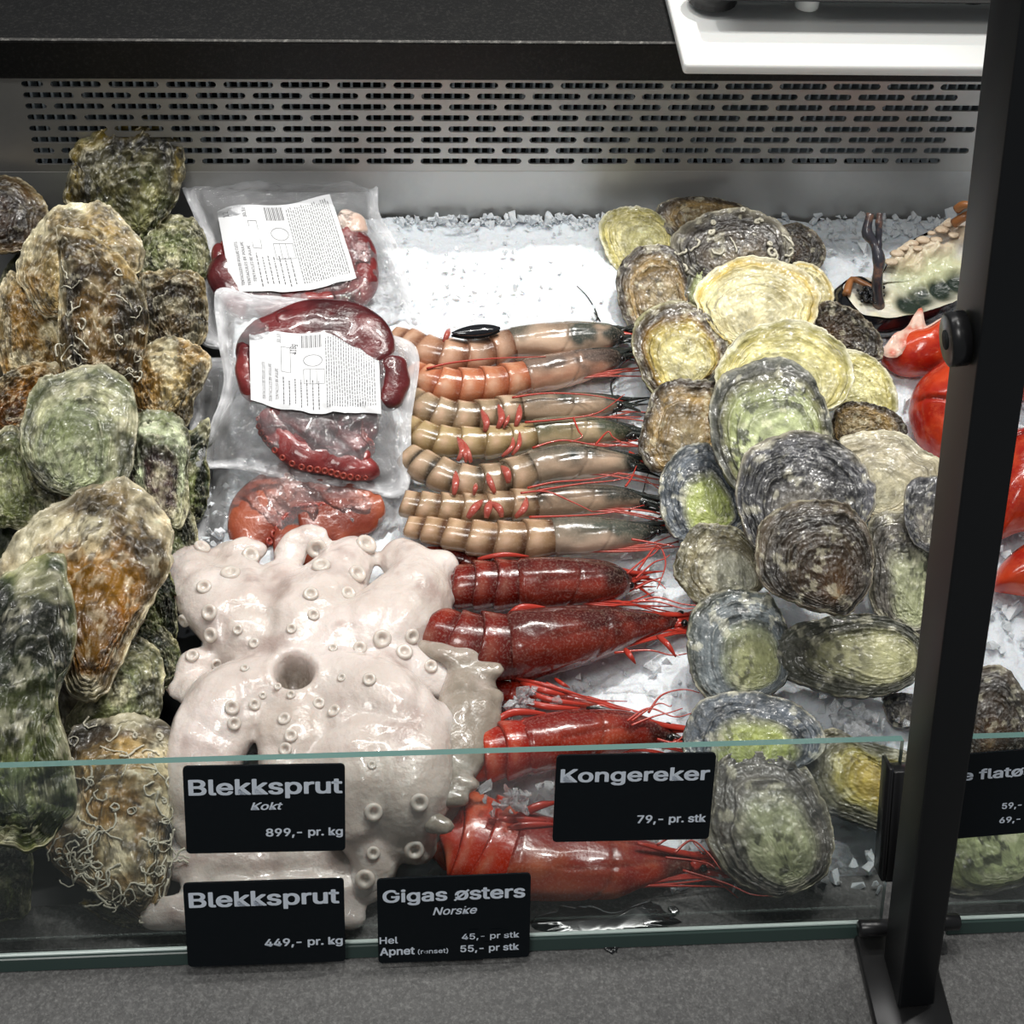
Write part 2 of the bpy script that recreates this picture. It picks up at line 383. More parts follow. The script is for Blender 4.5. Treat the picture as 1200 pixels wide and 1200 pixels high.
# leaning black post
def post():
    A = on_z(1052, 1182, .004); A2 = on_z(1094, 1180, .004); wd = np.linalg.norm(A2-A)
    U = GU; Nf = GN
    # tilt of the post solved so that its front-left edge runs through the photographed line
    best = None
    for lx in np.linspace(-.15, .15, 61):
        for an in np.linspace(.1, .6, 51):
            d = nrm((lx, math.sin(an), math.cos(an)))
            e = 0
            for (X, Y) in ((1077, 930), (1103, 740), (1139, 520), (1157, 345), (1171, 232)):
                r_ = ray(X, Y); nn = np.cross(r_, d); t = abs(np.dot(A-CAM, nn)/np.linalg.norm(nn)); e += t*t
            if best is None or e < best[0]: best = (e, d)
    d = best[1]; X = nrm(np.array([1, 0, 0])-d*d[0]); N = nrm(np.cross(X, d))   # N points to the customer
    root = empty('black_post', A)
    dep = .030
    V, Fc = box_vf((0, 0, -dep), (wd, .62, 0), .0012, 2)
    mk('square_tube', frame_pts(V, A, X, d, N), Fc, M['black_paint'], root)
    V, Fc = box_vf((-.013, -.055, 0), (wd+.008, .042, .005), .001, 1)
    b = A.copy(); b[2] = -.001
    mk('base_plate', frame_pts(V, b, (1, 0, 0), (0, 1, 0), (0, 0, 1)), Fc, M['brushed'], root)
    # round stand-off on the side
    q = hit(1140, 392, A-N*dep*.5, N); tpos = np.dot(q-A, d)
    P = A+d*tpos-N*dep*.45
    V, Fc = tube_vf([P-X*.001, P-X*.007, P-X*.0078], [.0100, .0100, .0086], 28, fax=d); mk('stand_off', V, Fc, M['black_metal'], root)
    V, Fc = tube_vf([P-X*.0076, P-X*.0082], [.0036, .0036], 18, fax=d); mk('socket_screw', V, Fc, M['black_in'], root)
    # clamp pin through the foot
    P1 = gp(1006, 1088, .012); P2 = gp(1124, 1080, .012)
    for a_, b_ in ((P1, P1+np.array([.017, 0, 0])), (P2-np.array([.017, 0, 0]), P2)):
        V, Fc = tube_vf([a_, a_+(b_-a_)*.05, a_+(b_-a_)*.95, b_], [.0036, .0044, .0044, .0036], 20, fax=(0, 0, 1)); mk('clamp_cap', V, Fc, M['black_metal'], root)
    V, Fc = tube_vf([P1+np.array([.01, 0, 0]), P2-np.array([.01, 0, 0])], [.003, .003], 16, fax=(0, 0, 1)); mk('clamp_pin', V, Fc, M['black_metal'], root)
    tag(root, 'leaning black square metal post bolted to the stone sill', 'post')
    return A, X, d, N, dep, wd
PA, PX, PD, PN, PDEP, PW = post()

# ------------------------------------------------------------------ lettering
try: FONT = bpy.data.fonts.load(os.path.join(bpy.utils.system_resource('DATAFILES'), 'fonts', 'Inter.woff2'))   # ships with Blender
except Exception: FONT = None
def text_vf(s, size, bold=0.0, shear=0.0, align='LEFT', width=None, weld=True):
    if 'ø' in s:
        i = s.index('ø'); pre = text_vf(s[:i]+'.', size)[0] if False else text_vf(s[:i], size, shear=shear)[0]; upto = text_vf(s[:i]+'o', size, shear=shear)[0]; oo = text_vf('o', size, shear=shear)[0]
        V, Fc = text_vf(s.replace('ø', 'o'), size, bold, shear); x1 = upto[:, 0].max(); x0 = x1-np.ptp(oo[:, 0]); y0, y1 = oo[:, 1].min(), oo[:, 1].max(); d = size*.035; e = size*.03
        q = np.array([(x0-e-d*.7, y0-e+d*.7, 5e-5), (x0-e+d*.7, y0-e-d*.7, 5e-5), (x1+e+d*.7, y1+e-d*.7, 5e-5), (x1+e-d*.7, y1+e+d*.7, 5e-5)])
        Fc = Fc+[[len(V), len(V)+1, len(V)+2, len(V)+3]]; V = np.vstack([V, q])
        if width: lo, hi = V[:, 0].min(), V[:, 0].max(); V[:, 0] = (V[:, 0]-lo)*width/(hi-lo)
        return V, Fc
    cu = bpy.data.curves.new('t', 'FONT'); cu.body = s; cu.size = size; cu.shear = shear; cu.align_x = align
    cu.resolution_u = 3
    if FONT: cu.font = FONT
    cu.fill_mode = 'FRONT'
    ob = bpy.data.objects.new('t', cu); COL.objects.link(ob); dg = bpy.context.evaluated_depsgraph_get()
    me = bpy.data.meshes.new_from_object(ob.evaluated_get(dg)); bpy.data.objects.remove(ob); bpy.data.curves.remove(cu)
    V = np.array([v.co[:] for v in me.vertices]); Fc = [list(q.vertices) for q in me.polygons]; bpy.data.meshes.remove(me)
    if bold:
        n0 = len(V); sh = [(0, 0), (bold, 0), (-bold, 0), (0, bold*.7), (0, -bold*.7), (bold*.8, bold*.6), (-bold*.8, -bold*.6), (bold*.8, -bold*.6), (-bold*.8, bold*.6)]
        Fc = [[i+k*n0 for i in f] for k in range(len(sh)) for f in Fc]; V = np.vstack([V+np.array([a_, b_, 0]) for a_, b_ in sh]); V[:, 2] = np.repeat(np.arange(len(sh)), n0)*2.5e-5
    if width:
        lo, hi = V[:, 0].min(), V[:, 0].max(); k = width/(hi-lo)
        V[:, 0] = (V[:, 0]-lo)*k
    return V, Fc
def price_tag(c4, lines, label, off=.003, dup=None):
    """c4: the tag's four corners in the photo (TL, TR, BR, BL) carried onto the glass; lines: text, left/right share, height share, baseline share"""
    TL, TR, BR, BL = [gp(*c, off) for c in c4]
    X = nrm(TR-TL); Y = nrm(np.cross(GN, X)); W = .5*(np.linalg.norm(TR-TL)+np.linalg.norm(BR-BL)); H = .5*(np.dot(TL-BL, Y)+np.dot(TR-BR, Y))
    O = (TL+TR+BR+BL)/4-X*W/2-Y*H/2
    bm = bmesh.new(); r = .0022; pts = []
    for cx, cy, a0 in ((W-r, r, -90), (W-r, H-r, 0), (r, H-r, 90), (r, r, 180)):
        for k in range(6): a = math.radians(a0+k*18); pts.append(bm.verts.new((cx+r*math.cos(a), cy+r*math.sin(a), 0)))
    f = bm.faces.new(pts); e = bmesh.ops.extrude_face_region(bm, geom=[f])
    for v in e['geom']:
        if isinstance(v, bmesh.types.BMVert): v.co.z -= .0012
    V, Fc = bm_data(bm)
    root = mk('price_tag', frame_pts(V, O+GN*.0012, X, Y, GN), Fc, M['sign'], smooth=False); tag(root, label, 'price tag', 'price tags on the glass')
    V, Fc = box_vf((W*.3, -.001, -.0032), (W*.7, H*.5, 0), .0004, 1)       # clip behind the tag
    mk('clip', frame_pts(V, O, X, Y, GN), Fc, M['black_metal'], root)
    for (s, x0, x1, base, hgt, bold, sh) in lines:
        V, Fc = text_vf(s, hgt*H, bold*hgt*H, sh, width=(x1-x0)*W); V[:, 0] += x0*W; V[:, 1] += base*H
        mk('lettering', frame_pts(V, O+GN*.00135, X, Y, GN), Fc, M['ink'], root, smooth=False)
    return O, X, Y, W, H, root
B = .024
price_tag(((214, 897), (405, 894), (404, 995), (219, 999)),
          [('Blekksprut', .03, .985, .68, .33, B, 0), ('Kokt', .41, .61, .50, .16, B*.8, .25), ('899,- pr. kg', .50, .985, .19, .17, B, 0)],
          'black price tag reading Blekksprut Kokt 899,- pr. kg')
price_tag(((216, 1034), (404, 1028), (404, 1126), (219, 1130)),
          [('Blekksprut', .03, .97, .72, .33, B, 0), ('449,- pr. kg', .49, .985, .22, .17, B, 0)],
          'black price tag reading Blekksprut 449,- pr. kg, below the Kokt tag', off=.008)
a = price_tag(((444, 1029), (622, 1022), (620, 1120), (441, 1127)),
          [('Gigas østers', .035, .965, .73, .27, B, 0), ('Norske', .36, .65, .56, .17, B*.6, .25), ('Hel', .01, .13, .24, .15, B*.7, 0),
           ('45,- pr stk', .55, .93, .25, .13, B*.5, 0), ('Apnet', .01, .24, .10, .17, B, 0), ('(renset)', .26, .46, .10, .10, B*.3, 0), ('55,- pr stk', .54, .93, .10, .15, B*.8, 0)],
          'black price tag with scuffed letters reading Gigas østers', off=.008)
O_, X_, Y_, W_, H_, r_ = a
random.seed(3); parts = []
for (x, y, ww, hh) in [(.50, .765, .02, .02), (.36, .66, .03, .03), (.10, .80, .02, .01), (.47, .655, .03, .015), (.6, .345, .06, .02),
                       (.66, .26, .05, .02), (.74, .34, .08, .02), (.83, .29, .02, .05), (.70, .16, .03, .05), (.80, .17, .02, .05), (.12, .84, .02, .03), (.58, .86, .03, .02), (.30, .10, .02, .04), (.38, .15, .05, .02), (.56, .62, .03, .02)]:
    V, Fc = box_vf((x*W_, y*H_, 0), ((x+ww)*W_, (y+hh)*H_, .0001)); parts.append((frame_pts(V, O_+GN*.00145, X_, Y_, GN), Fc))
V, Fc = join(parts); mk('scuff_marks', V, Fc, M['sign'], r_, smooth=False)
price_tag(((652, 884), (838, 881), (831, 981), (647, 986)),
          [('Kongereker', .03, .97, .70, .28, B, 0), ('79,- pr. stk', .53, .97, .21, .17, B, 0)],
          'black price tag reading Kongereker 79,- pr. stk')
price_tag(((1092, 886), (1262, 872), (1252, 970), (1090, 984)),
          [('e flatøsters', .20, .97, .70, .22, B, 0), ('59,-', .50, .64, .32, .13, B, 0), ('69,-', .49, .64, .15, .13, B, 0)],
          'black price tag beyond the post reading flatøsters, 59,- and 69,-', off=.002)
# slim black holder seen edge-on beside the post
def holder():
    P = gp(1042, 965, .004)
    a1 = gp(1040, 897, .004); b1 = gp(1030, 1028, .004); U = nrm(a1-b1); L = np.linalg.norm(a1-b1)
    root = empty('tag_holder', b1)
    V, Fc = box_vf((0, 0, -.010), (.0022, L, .004), .0004, 1); mk('back_plate', frame_pts(V, b1, (1, 0, 0), U, GN), Fc, M['black_metal'], root)
    V, Fc = box_vf((.003, -.002, -.008), (.012, L-.003, .002), .0004, 1); mk('card_pocket', frame_pts(V, b1, (1, 0, 0), U, GN), Fc, M['black_metal'], root)
    tag(root, 'narrow black tag holder seen edge-on against the post', 'holder')
holder()

# ------------------------------------------------------------------ crushed ice
def ice_bed():
    nx, ny = 520, 300
    x0 = ice(232, 640)[0]; x1 = .80
    X, Yy = np.meshgrid(np.linspace(x0, x1, nx), np.linspace(ICE_Y0+.004, YB-.003, ny))
    base = (Yy-ICE_Y0)*SL
    n = fbm(X*55, Yy*55, o=3, seed=3)*.0035+np.abs(fbm(X*160, Yy*160, o=2, seed=5))*.003+vnoise(X*14, Yy*14, seed=9)*.005
    # heaped up a little under the back wall between the bags and the flat oysters
    z = base+n-.004
    edge = np.minimum((X-x0)/.015, 1)*np.minimum((Yy-ICE_Y0-.004)/.02+.15, 1)
    z = -.030+(z+.030)*np.clip(edge, 0, 1)
    V = np.stack([X, Yy, z], -1).reshape(-1, 3)
    o = mk('ice_bed', V, grid_faces(ny, nx, False), M['ice']); o['kind'] = 'stuff'
    tag(o, 'bed of white crushed ice filling the case under the seafood', 'ice')
    return V
IV = ice_bed()
def chip_vf(c, r, rng):
    V = rng.normal(size=(9, 3)); V /= np.linalg.norm(V, axis=1)[:, None]
    V *= r*rng.uniform(.65, 1.15, (9, 1))*rng.uniform(.55, 1.1, 3)
    bm = bmesh.new()
    for v in V+c: bm.verts.new(v)
    r_ = bmesh.ops.convex_hull(bm, input=bm.verts)
    loose = [v for v in bm.verts if not v.link_faces]
    for v in loose: bm.verts.remove(v)
    return bm_data(bm)
def chips():
    rng = np.random.default_rng(4); protos = [chip_vf(np.zeros(3), 1, rng) for _ in range(24)]; parts = []
    zones = [((450, 246, 745, 400), 160, .0020), ((480, 640, 860, 1050), 420, .0030), ((960, 250, 1130, 560), 220, .0034), ((1130, 400, 1290, 900), 420, .0050),
             ((222, 560, 300, 680), 60, .003), ((460, 244, 740, 266), 170, .0036), ((860, 740, 1060, 1050), 160, .0042), ((900, 250, 1140, 280), 90, .0034)]
    for (a, b, c, d), n, r in zones:
        for _ in range(n):
            p = ice(rng.uniform(a, c), rng.uniform(b, d), rng.uniform(-.002, .003)); 
            if p[1] > YB-.006: p[1] = YB-.006
            V, Fc = protos[rng.integers(24)]; s = r*rng.lognormal(0, .35); q = rng.normal(size=4); q /= np.linalg.norm(q)
            R_ = np.array(Matrix.Rotation(rng.uniform(0, 6.28), 3, Vector(q[:3])))
            parts.append(((V*s)@R_.T+p, Fc))
    V, Fc = join(parts); o = mk('ice_chips', V, Fc, M['chunk'], smooth=False); o['kind'] = 'stuff'
    tag(o, 'loose translucent chips scattered over the crushed ice', 'ice')
chips()

# ------------------------------------------------------------------ oysters
PAL = {
 'green':  dict(st=[(0, '#6d7052'), (.35, '#9a9d78'), (.6, '#7f8563'), (.8, '#8c8a6c'), (.93, '#55573c'), (1, '#a9a587')], spk='#23261a', sa=.5),
 'greengrey': dict(st=[(0, '#8a9072'), (.3, '#a3a988'), (.55, '#7d8467'), (.75, '#a9a98c'), (.92, '#5b6048'), (1, '#b9b79c')], spk='#1e221c', sa=.45),
 'deepgreen': dict(st=[(0, '#59654a'), (.3, '#8b9263'), (.55, '#39452b'), (.75, '#232c22'), (.92, '#3c4a2c'), (1, '#99996f')], spk='#0e130c', sa=.6),
 'olive':  dict(st=[(0, '#7a7857'), (.35, '#8a8560'), (.6, '#5a5638'), (.78, '#2c2819'), (.9, '#7c6a2c'), (1, '#3a3520')], spk='#15130d', sa=.7),
 'tan':    dict(st=[(0, '#8e8263'), (.35, '#a6946c'), (.6, '#7c6a49'), (.8, '#8f7a52'), (.95, '#b9ab8c'), (1, '#cfc4a8')], spk='#2a2115', sa=.5),
 'amber':  dict(st=[(0, '#4e3a1c'), (.25, '#6b4416'), (.5, '#8a5f28'), (.7, '#6a553a'), (.88, '#7e6c4c'), (1, '#c8bea4')], spk='#22170c', sa=.55),
 'brown':  dict(st=[(0, '#6e5c41'), (.4, '#4f4029'), (.65, '#35291a'), (.85, '#66522f'), (1, '#a08f6c')], spk='#120e09', sa=.6),
 'maroon': dict(st=[(0, '#4a3a38'), (.3, '#5c4845'), (.5, '#43302f'), (.62, '#8f967c'), (.8, '#adb39a'), (1, '#6b6d50')], spk='#1c1414', sa=.5),
 'clam':   dict(st=[(0, '#6a4c33'), (.4, '#47301f'), (.7, '#2d2018'), (.9, '#5a4530'), (1, '#8a7a5c')], spk='#120c09', sa=.5),
 'yellow': dict(st=[(0, '#b0a684'), (.3, '#cfc8a6'), (.6, '#cfc7a0'), (.8, '#cfc69c'), (.9, '#c2ab62'), (1, '#d2cdb4')], spk='#8a7a40', sa=.25),
 'citron': dict(st=[(0, '#b0aa7e'), (.3, '#cdc896'), (.6, '#cbc492'), (.85, '#c0b67a'), (.94, '#a09a66'), (1, '#d8d4bc')], spk='#7c7434', sa=.25),
 'ringed': dict(st=[(0, '#b3ac82'), (.45, '#c2ba8a'), (.66, '#b5a25a'), (.76, '#7d5f2c'), (.84, '#3c2c1c'), (.95, '#5b4f36'), (1, '#8d8a5f')], spk='#4c4022', sa=.3),
 'palegreen': dict(st=[(0, '#a8af88'), (.5, '#a3ab82'), (.7, '#8f9668'), (.82, '#6b6a4c'), (.9, '#45453f'), (1, '#5e6058')], spk='#161a14', sa=.75),
 'slate':  dict(st=[(0, '#6c6a64'), (.3, '#77726a'), (.55, '#4b4a4c'), (.8, '#3e3f44'), (.95, '#54545a'), (1, '#7c776c')], spk='#1a1a1c', sa=.7),
 'umber':  dict(st=[(0, '#8b7355'), (.15, '#553a1f'), (.4, '#3b2a18'), (.6, '#4c4034'), (.8, '#37312c'), (1, '#6b5f50')], spk='#15110d', sa=.6),
 'blue':   dict(st=[(0, '#8f9662'), (.45, '#97a062'), (.58, '#8a8c74'), (.66, '#4d545c'), (.85, '#5d646c'), (1, '#4a4f50')], spk='#1b1e20', sa=.5),
 'slategreen': dict(st=[(0, '#96996f'), (.35, '#a0a27c'), (.5, '#8d9178'), (.62, '#70777a'), (.85, '#686f72'), (1, '#42463c')], spk='#1b1e1c', sa=.55),
 'beige':  dict(st=[(0, '#a8a48c'), (.4, '#b5ae94'), (.7, '#b9b098'), (.9, '#a59c84'), (1, '#c6bfa8')], spk='#6a6350', sa=.3),
 'greybeige': dict(st=[(0, '#8f8f80'), (.45, '#9c9a8a'), (.6, '#807a66'), (.8, '#6f6850'), (1, '#55503a')], spk='#2a281e', sa=.4),
 'ruffle': dict(st=[(0, '#7e715a'), (.3, '#9a8a6a'), (.55, '#7a6646'), (.75, '#a0875c'), (.9, '#4c3d2c'), (1, '#3c3226')], spk='#241c12', sa=.5),
 'darkruffle': dict(st=[(0, '#9d9680'), (.2, '#7c6f58'), (.5, '#4a3f33'), (.8, '#332b25'), (1, '#8f8a7c')], spk='#17120f', sa=.6),
 'striped': dict(st=[(0, '#a3a27c'), (.45, '#a5a382'), (.6, '#8d8c6c'), (.72, '#56564a'), (.9, '#4a4c42'), (1, '#34362c')], spk='#191a14', sa=.5),
 'mottled': dict(st=[(0, '#868a6a'), (.4, '#9a9d80'), (.65, '#6a6660'), (.85, '#56524c'), (1, '#74705e')], spk='#1f1d18', sa=.7),
 'gold':   dict(st=[(0, '#b09a5a'), (.4, '#ad9a58'), (.6, '#a39a5e'), (.72, '#73705a'), (.9, '#5a594c'), (1, '#3a3a30')], spk='#3a3214', sa=.5),
}
SHELLS = {}
def oyster(outline, hinge, h, pal, label, t=.5, dome=.10, lam=9, lamp=.0012, rough=.0012, ribs=0.0, thick=.06, seed=1, cat='oyster', name='oyster', group=None, twist=(0, 0), n=176, mr=62, worms=0, speck=1.0, edge=1.0, crag=0.0, gain=1.05):
    P2 = smooth_loop(outline, n); c2 = P2.mean(0)
    C = ice(c2[0], c2[1], h)
    V_ = nrm(CAM-C); Nn = nrm((1-t)*ICE_N+t*V_)
    side = nrm(np.cross(V_, ICE_N)); Nn = nrm(Nn+twist[0]*side+twist[1]*nrm(np.cross(ICE_N, side)))
    X = nrm(np.array([1, 0, 0])-Nn*Nn[0]); Y = np.cross(Nn, X)
    def loc(px, py): q = hit(px, py, C, Nn)-C; return np.array([np.dot(q, X), np.dot(q, Y)])
    O = np.array([loc(*p) for p in P2]); size = np.sqrt(abs(np.sum(O[:, 0]*np.roll(O[:, 1], -1)-O[:, 1]*np.roll(O[:, 0], -1))/2)/math.pi)
    H = loc(*hinge)
    cen = O.mean(0)
    # the umbo sits just inside the margin
    H = cen+(H-cen)*.80
    nth = np.arange(n)/n
    rng = random.Random(seed)
    # irregular frilled margin
    wob = vnoise(nth*0+np.cos(nth*2*math.pi)*7+3, np.sin(nth*2*math.pi)*7, seed=seed)*.018+vnoise(np.cos(nth*2*math.pi)*19, np.sin(nth*2*math.pi)*19, seed=seed+1)*.012
    O = cen+(O-cen)*(1+wob*edge)[:, None]
    s = np.linspace(0.0, 1, mr)**.85
    G = H[None, None]+s[:, None, None]*(O-H)[None]
    nx_, ny_ = G[..., 0]/size, G[..., 1]/size
    S_ = np.broadcast_to(s[:, None], nx_.shape)
    sw = S_+fbm(nx_*1.6, ny_*1.6, o=3, seed=seed+5)*(.05+.06*crag)*S_
    # centred dome
    rho = np.linalg.norm(G-cen, axis=-1); Rm = np.linalg.norm(O-cen, axis=-1)
    ang = np.arctan2(G[..., 1]-cen[1], G[..., 0]-cen[0]); oa = np.arctan2(O[:, 1]-cen[1], O[:, 0]-cen[0]); od = np.argsort(oa)
    Rr = np.interp(ang, np.r_[oa[od]-2*math.pi, oa[od], oa[od]+2*math.pi], np.tile(Rm[od], 3)); q = np.clip(rho/Rr, 0, 1)
    z = size*dome*1.5*(1-q**2.0)
    K = lam; warp = .16+.55*crag
    ph = sw*K+fbm(nx_*3, ny_*3, o=4, seed=seed+9)*warp; fr = ph-np.floor(ph); fl_ = np.floor(ph)
    on = np.clip(S_*2.6-.15, 0, 1) if crag else np.clip((S_-.28)*2.6, .06, 1)
    lm = np.clip(.45+1.3*fbm(nx_*2.2+fl_*3.1, ny_*2.2, o=2, seed=seed+12), .05, 1.5)
    z = z+lamp*(fr**2.2)*lm*on*1.3
    # jagged lips of the growth plates
    lip = np.exp(-((fr-.93)/.06)**2)*lm*on
    z = z+lip*lamp*.6*(1+1.2*vnoise(nx_*26, ny_*26, seed=seed+13))
    th_ = np.arctan2(G[..., 1]-H[1], G[..., 0]-H[0])
    ph2 = sw*K*3.1+fbm(nx_*5, ny_*5, o=3, seed=seed+14)*(.25+.6*crag); fine = ph2-np.floor(ph2)
    z = z+lamp*.38*fine*on
    stk = fbm(np.cos(th_)*2.4, np.sin(th_)*2.4, sw*8, 4, seed+15); z = z+stk*(.0008+.0030*crag)*on
    rg = 1-np.abs(fbm(nx_*3.2, ny_*3.2, o=4, seed=seed+22))*3.2; rg = np.clip(rg, 0, 1)
    n4 = fbm(nx_*7, ny_*7, o=4, seed=seed+20)
    z = z+n4*rough*(.55+.3*crag)+fbm(nx_*1.2, ny_*1.2, o=2, seed=seed+21)*size*(.035+.06*crag)
    z = z+crag*(rg**2)*.0030*(.3+S_)-crag*.0012
    z = z+np.abs(fbm(nx_*14, ny_*14, o=3, seed=seed+23))*rough*.6
    th = np.arctan2(G[..., 1]-H[1], G[..., 0]-H[0])
    rb = np.abs(vnoise(th*3.2+sw*1.2, sw*1.5, seed=seed+30))
    if ribs: z = z+ribs*size*(rb*S_**1.3-.3*S_)
    z = z+size*.06*vnoise(np.cos(ang)*3.4, np.sin(ang)*3.4, seed=seed+31)*q**4*edge
    # the shell's own colours: growth bands, patches of weed and chalk, dirt between the plates
    st = [(a, S(b)) for a, b in PAL[pal]['st']]
    col = ramp(np.clip(sw+.10*fbm(nx_*2.6, ny_*2.6, o=4, seed=seed+40)*(.6+crag), 0, 1), st)
    ct_, st_ = np.cos(th_)*2.1, np.sin(th_)*2.1
    v = fbm(nx_*3.4, ny_*3.4, o=5, seed=seed+41)*.5; vs = fbm(ct_, st_, sw*(9-3*crag), 5, seed+46); vf = fbm(ct_*1.5, st_*1.5, sw*22, 3, seed+47)
    col = col*np.clip(1+(.55+.5*crag)*v+(.32+.9*crag)*vs+.36*vf, .22, 1.8)[..., None]
    def patch(c, f, sd, thr, soft, amt, stretch=1.0):
        nonlocal col
        m_ = np.clip((fbm(nx_*f*stretch, ny_*f, o=5, seed=seed+sd)-thr)/soft, 0, 1)*amt; col = col*(1-m_[..., None])+S(c)*m_[..., None]
    if crag:
        br = pal in ('tan', 'amber', 'brown', 'ruffle', 'clam'); am = {'brown': .30, 'clam': .2, 'olive': .35}.get(pal, .6); cm = {'brown': .30, 'clam': .05, 'olive': .12, 'deepgreen': .40}.get(pal, .6)
        patch('#25251a', 1.3, 70, .12, .16, .6); patch('#a1783c' if br else '#66703f', 1.2, 71, .10, .25, am); patch('#d3cdb2', 1.5, 72, .14, .22, cm)
        cr = np.clip((np.abs(fbm(nx_*3.2, ny_*3.2, o=4, seed=seed+74))*-11+1), 0, 1)*.55*crag; col = col*(1-cr[..., None])+S('#17150f')*cr[..., None]
        patch('#e2ddc8', 7, 75, .27, .06, .5*crag)
    else:
        patch('#e0dcc4', 5, 75, .30, .08, .35*speck)
        patch(PAL[pal]['spk'], 2.2, 70, .24, .18, .30*speck)
    line = np.clip(np.exp(-((fr-.03)/.06)**2)+np.exp(-((fr-1)/.035)**2), 0, 1)*lm*on
    col = col*(1-np.clip(.60*line, 0, .85))[..., None]
    col = col+(S('#e9e4cf')-col)*np.clip(lip*(.20+.35*crag)*(1+vnoise(nx_*15, ny_*15, seed=seed+76)), 0, .8)[..., None]*np.clip(.35+2*col.mean(-1), .2, 1)[..., None]
    col = col*(1-.26*np.exp(-(fine/.16)**2)*on)[..., None]
    sp = np.clip((fbm(nx_*11, ny_*8, o=3, seed=seed+43)-.16)*12, 0, 1)*np.clip(.6+2*vnoise(nx_*2, ny_*2, seed=seed+44), 0, 1)*PAL[pal]['sa']*speck
    col = col*(1-sp[..., None])+S(PAL[pal]['spk'])*sp[..., None]
    rim_ = np.clip((S_-.965)/.02, 0, 1)*np.clip(.45+1.2*fbm(np.cos(ang)*6, np.sin(ang)*6, o=2, seed=seed+77), 0, 1); col = col+(S('#cfc9b2')-col)*(rim_*.4)[..., None]
    lum = col.mean(-1, keepdims=True); col = lum+(col-lum)*(1.16 if not crag else 1.22); col = np.clip(col, .002, 1)
    col = col*(np.clip(lum, .02, 1)/.34)**(.22+.22*min(crag, 1))
    col = np.clip(col*gain, 0.003, .85)
    # layered flank and lower valve
    under = []; ucol = []; T = size*thick*2+.002
    zr = z[-1]; rim = G[-1]
    for k, (f, d) in enumerate(((1.006, .10), (.992, .25), (1.0, .42), (.975, .55), (.97, .75), (.90, 1.0), (.70, 1.6), (.35, 2.1), (.02, 2.3))):
        R_ = cen+(rim-cen)*(f+.012*vnoise(np.cos(nth*6.283)*8, np.sin(nth*6.283)*8+k*3, seed=seed+60)[:, None])
        under.append(np.concatenate([R_, (zr*max(0, 1-d)-T*d)[:, None]], 1))
        ucol.append(ramp(np.full(n, .95-.1*(k % 2)), [(a, S(b)) for a, b in PAL[pal]['st']])*(.7 if k % 2 else 1.0))
    A = np.concatenate([G.reshape(-1, 2), z.reshape(-1, 1)], 1)
    A = np.vstack([A]+under); Cc = np.vstack([col.reshape(-1, 3)]+ucol)
    W = C+A[:, :1]*X+A[:, 1:2]*Y+A[:, 2:3]*Nn
    Fc = grid_faces(mr+len(under), n)
    Fc.append([(mr+len(under)-1)*n+i for i in range(n)][::-1])
    o = mk(name, W, Fc, M['shell'], col=Cc); tag(o, label, cat, group)
    SHELLS[label] = (C, X, Y, Nn, G, z, size)
    if worms: worm_tubes(o, C, X, Y, Nn, G, z, size, worms, seed, 1.9 if pal == 'darkruffle' else 1.0)
    return o
def worm_tubes(o, C, X, Y, Nn, G, z, size, cnt, seed, wr=1.0):
    rng = np.random.default_rng(seed); parts = []; P = G.reshape(-1, 2); Z = z.ravel()
    for _ in range(cnt):
        i = rng.integers(len(P)//3, len(P)); p = P[i].copy(); a = rng.uniform(0, 6.28); k = rng.normal(0, .9); pts = []
        for j in range(12):
            d = np.argmin(((P-p)**2).sum(1)); pts.append([P[d][0]*.3+p[0]*.7, P[d][1]*.3+p[1]*.7, Z[d]+.0007])
            a += k*.5+rng.normal(0, .35); p = p+size*.032*np.array([math.cos(a), math.sin(a)])
        pts = np.array(pts); r = rng.uniform(.00035, .0007)*wr
        V, Fc = tube_vf(C+pts[:, :1]*X+pts[:, 1:2]*Y+pts[:, 2:3]*Nn, r*np.linspace(.7, 1.1, len(pts)), 6, fax=Nn); parts.append((V, Fc))
    V, Fc = join(parts); w_ = mk('worm_tubes', V, Fc, M['worm'], o); w_['kind'] = 'stuff'
GL, GR = 'craggy oysters heaped on the dark tray', 'flat oysters piled on the ice'
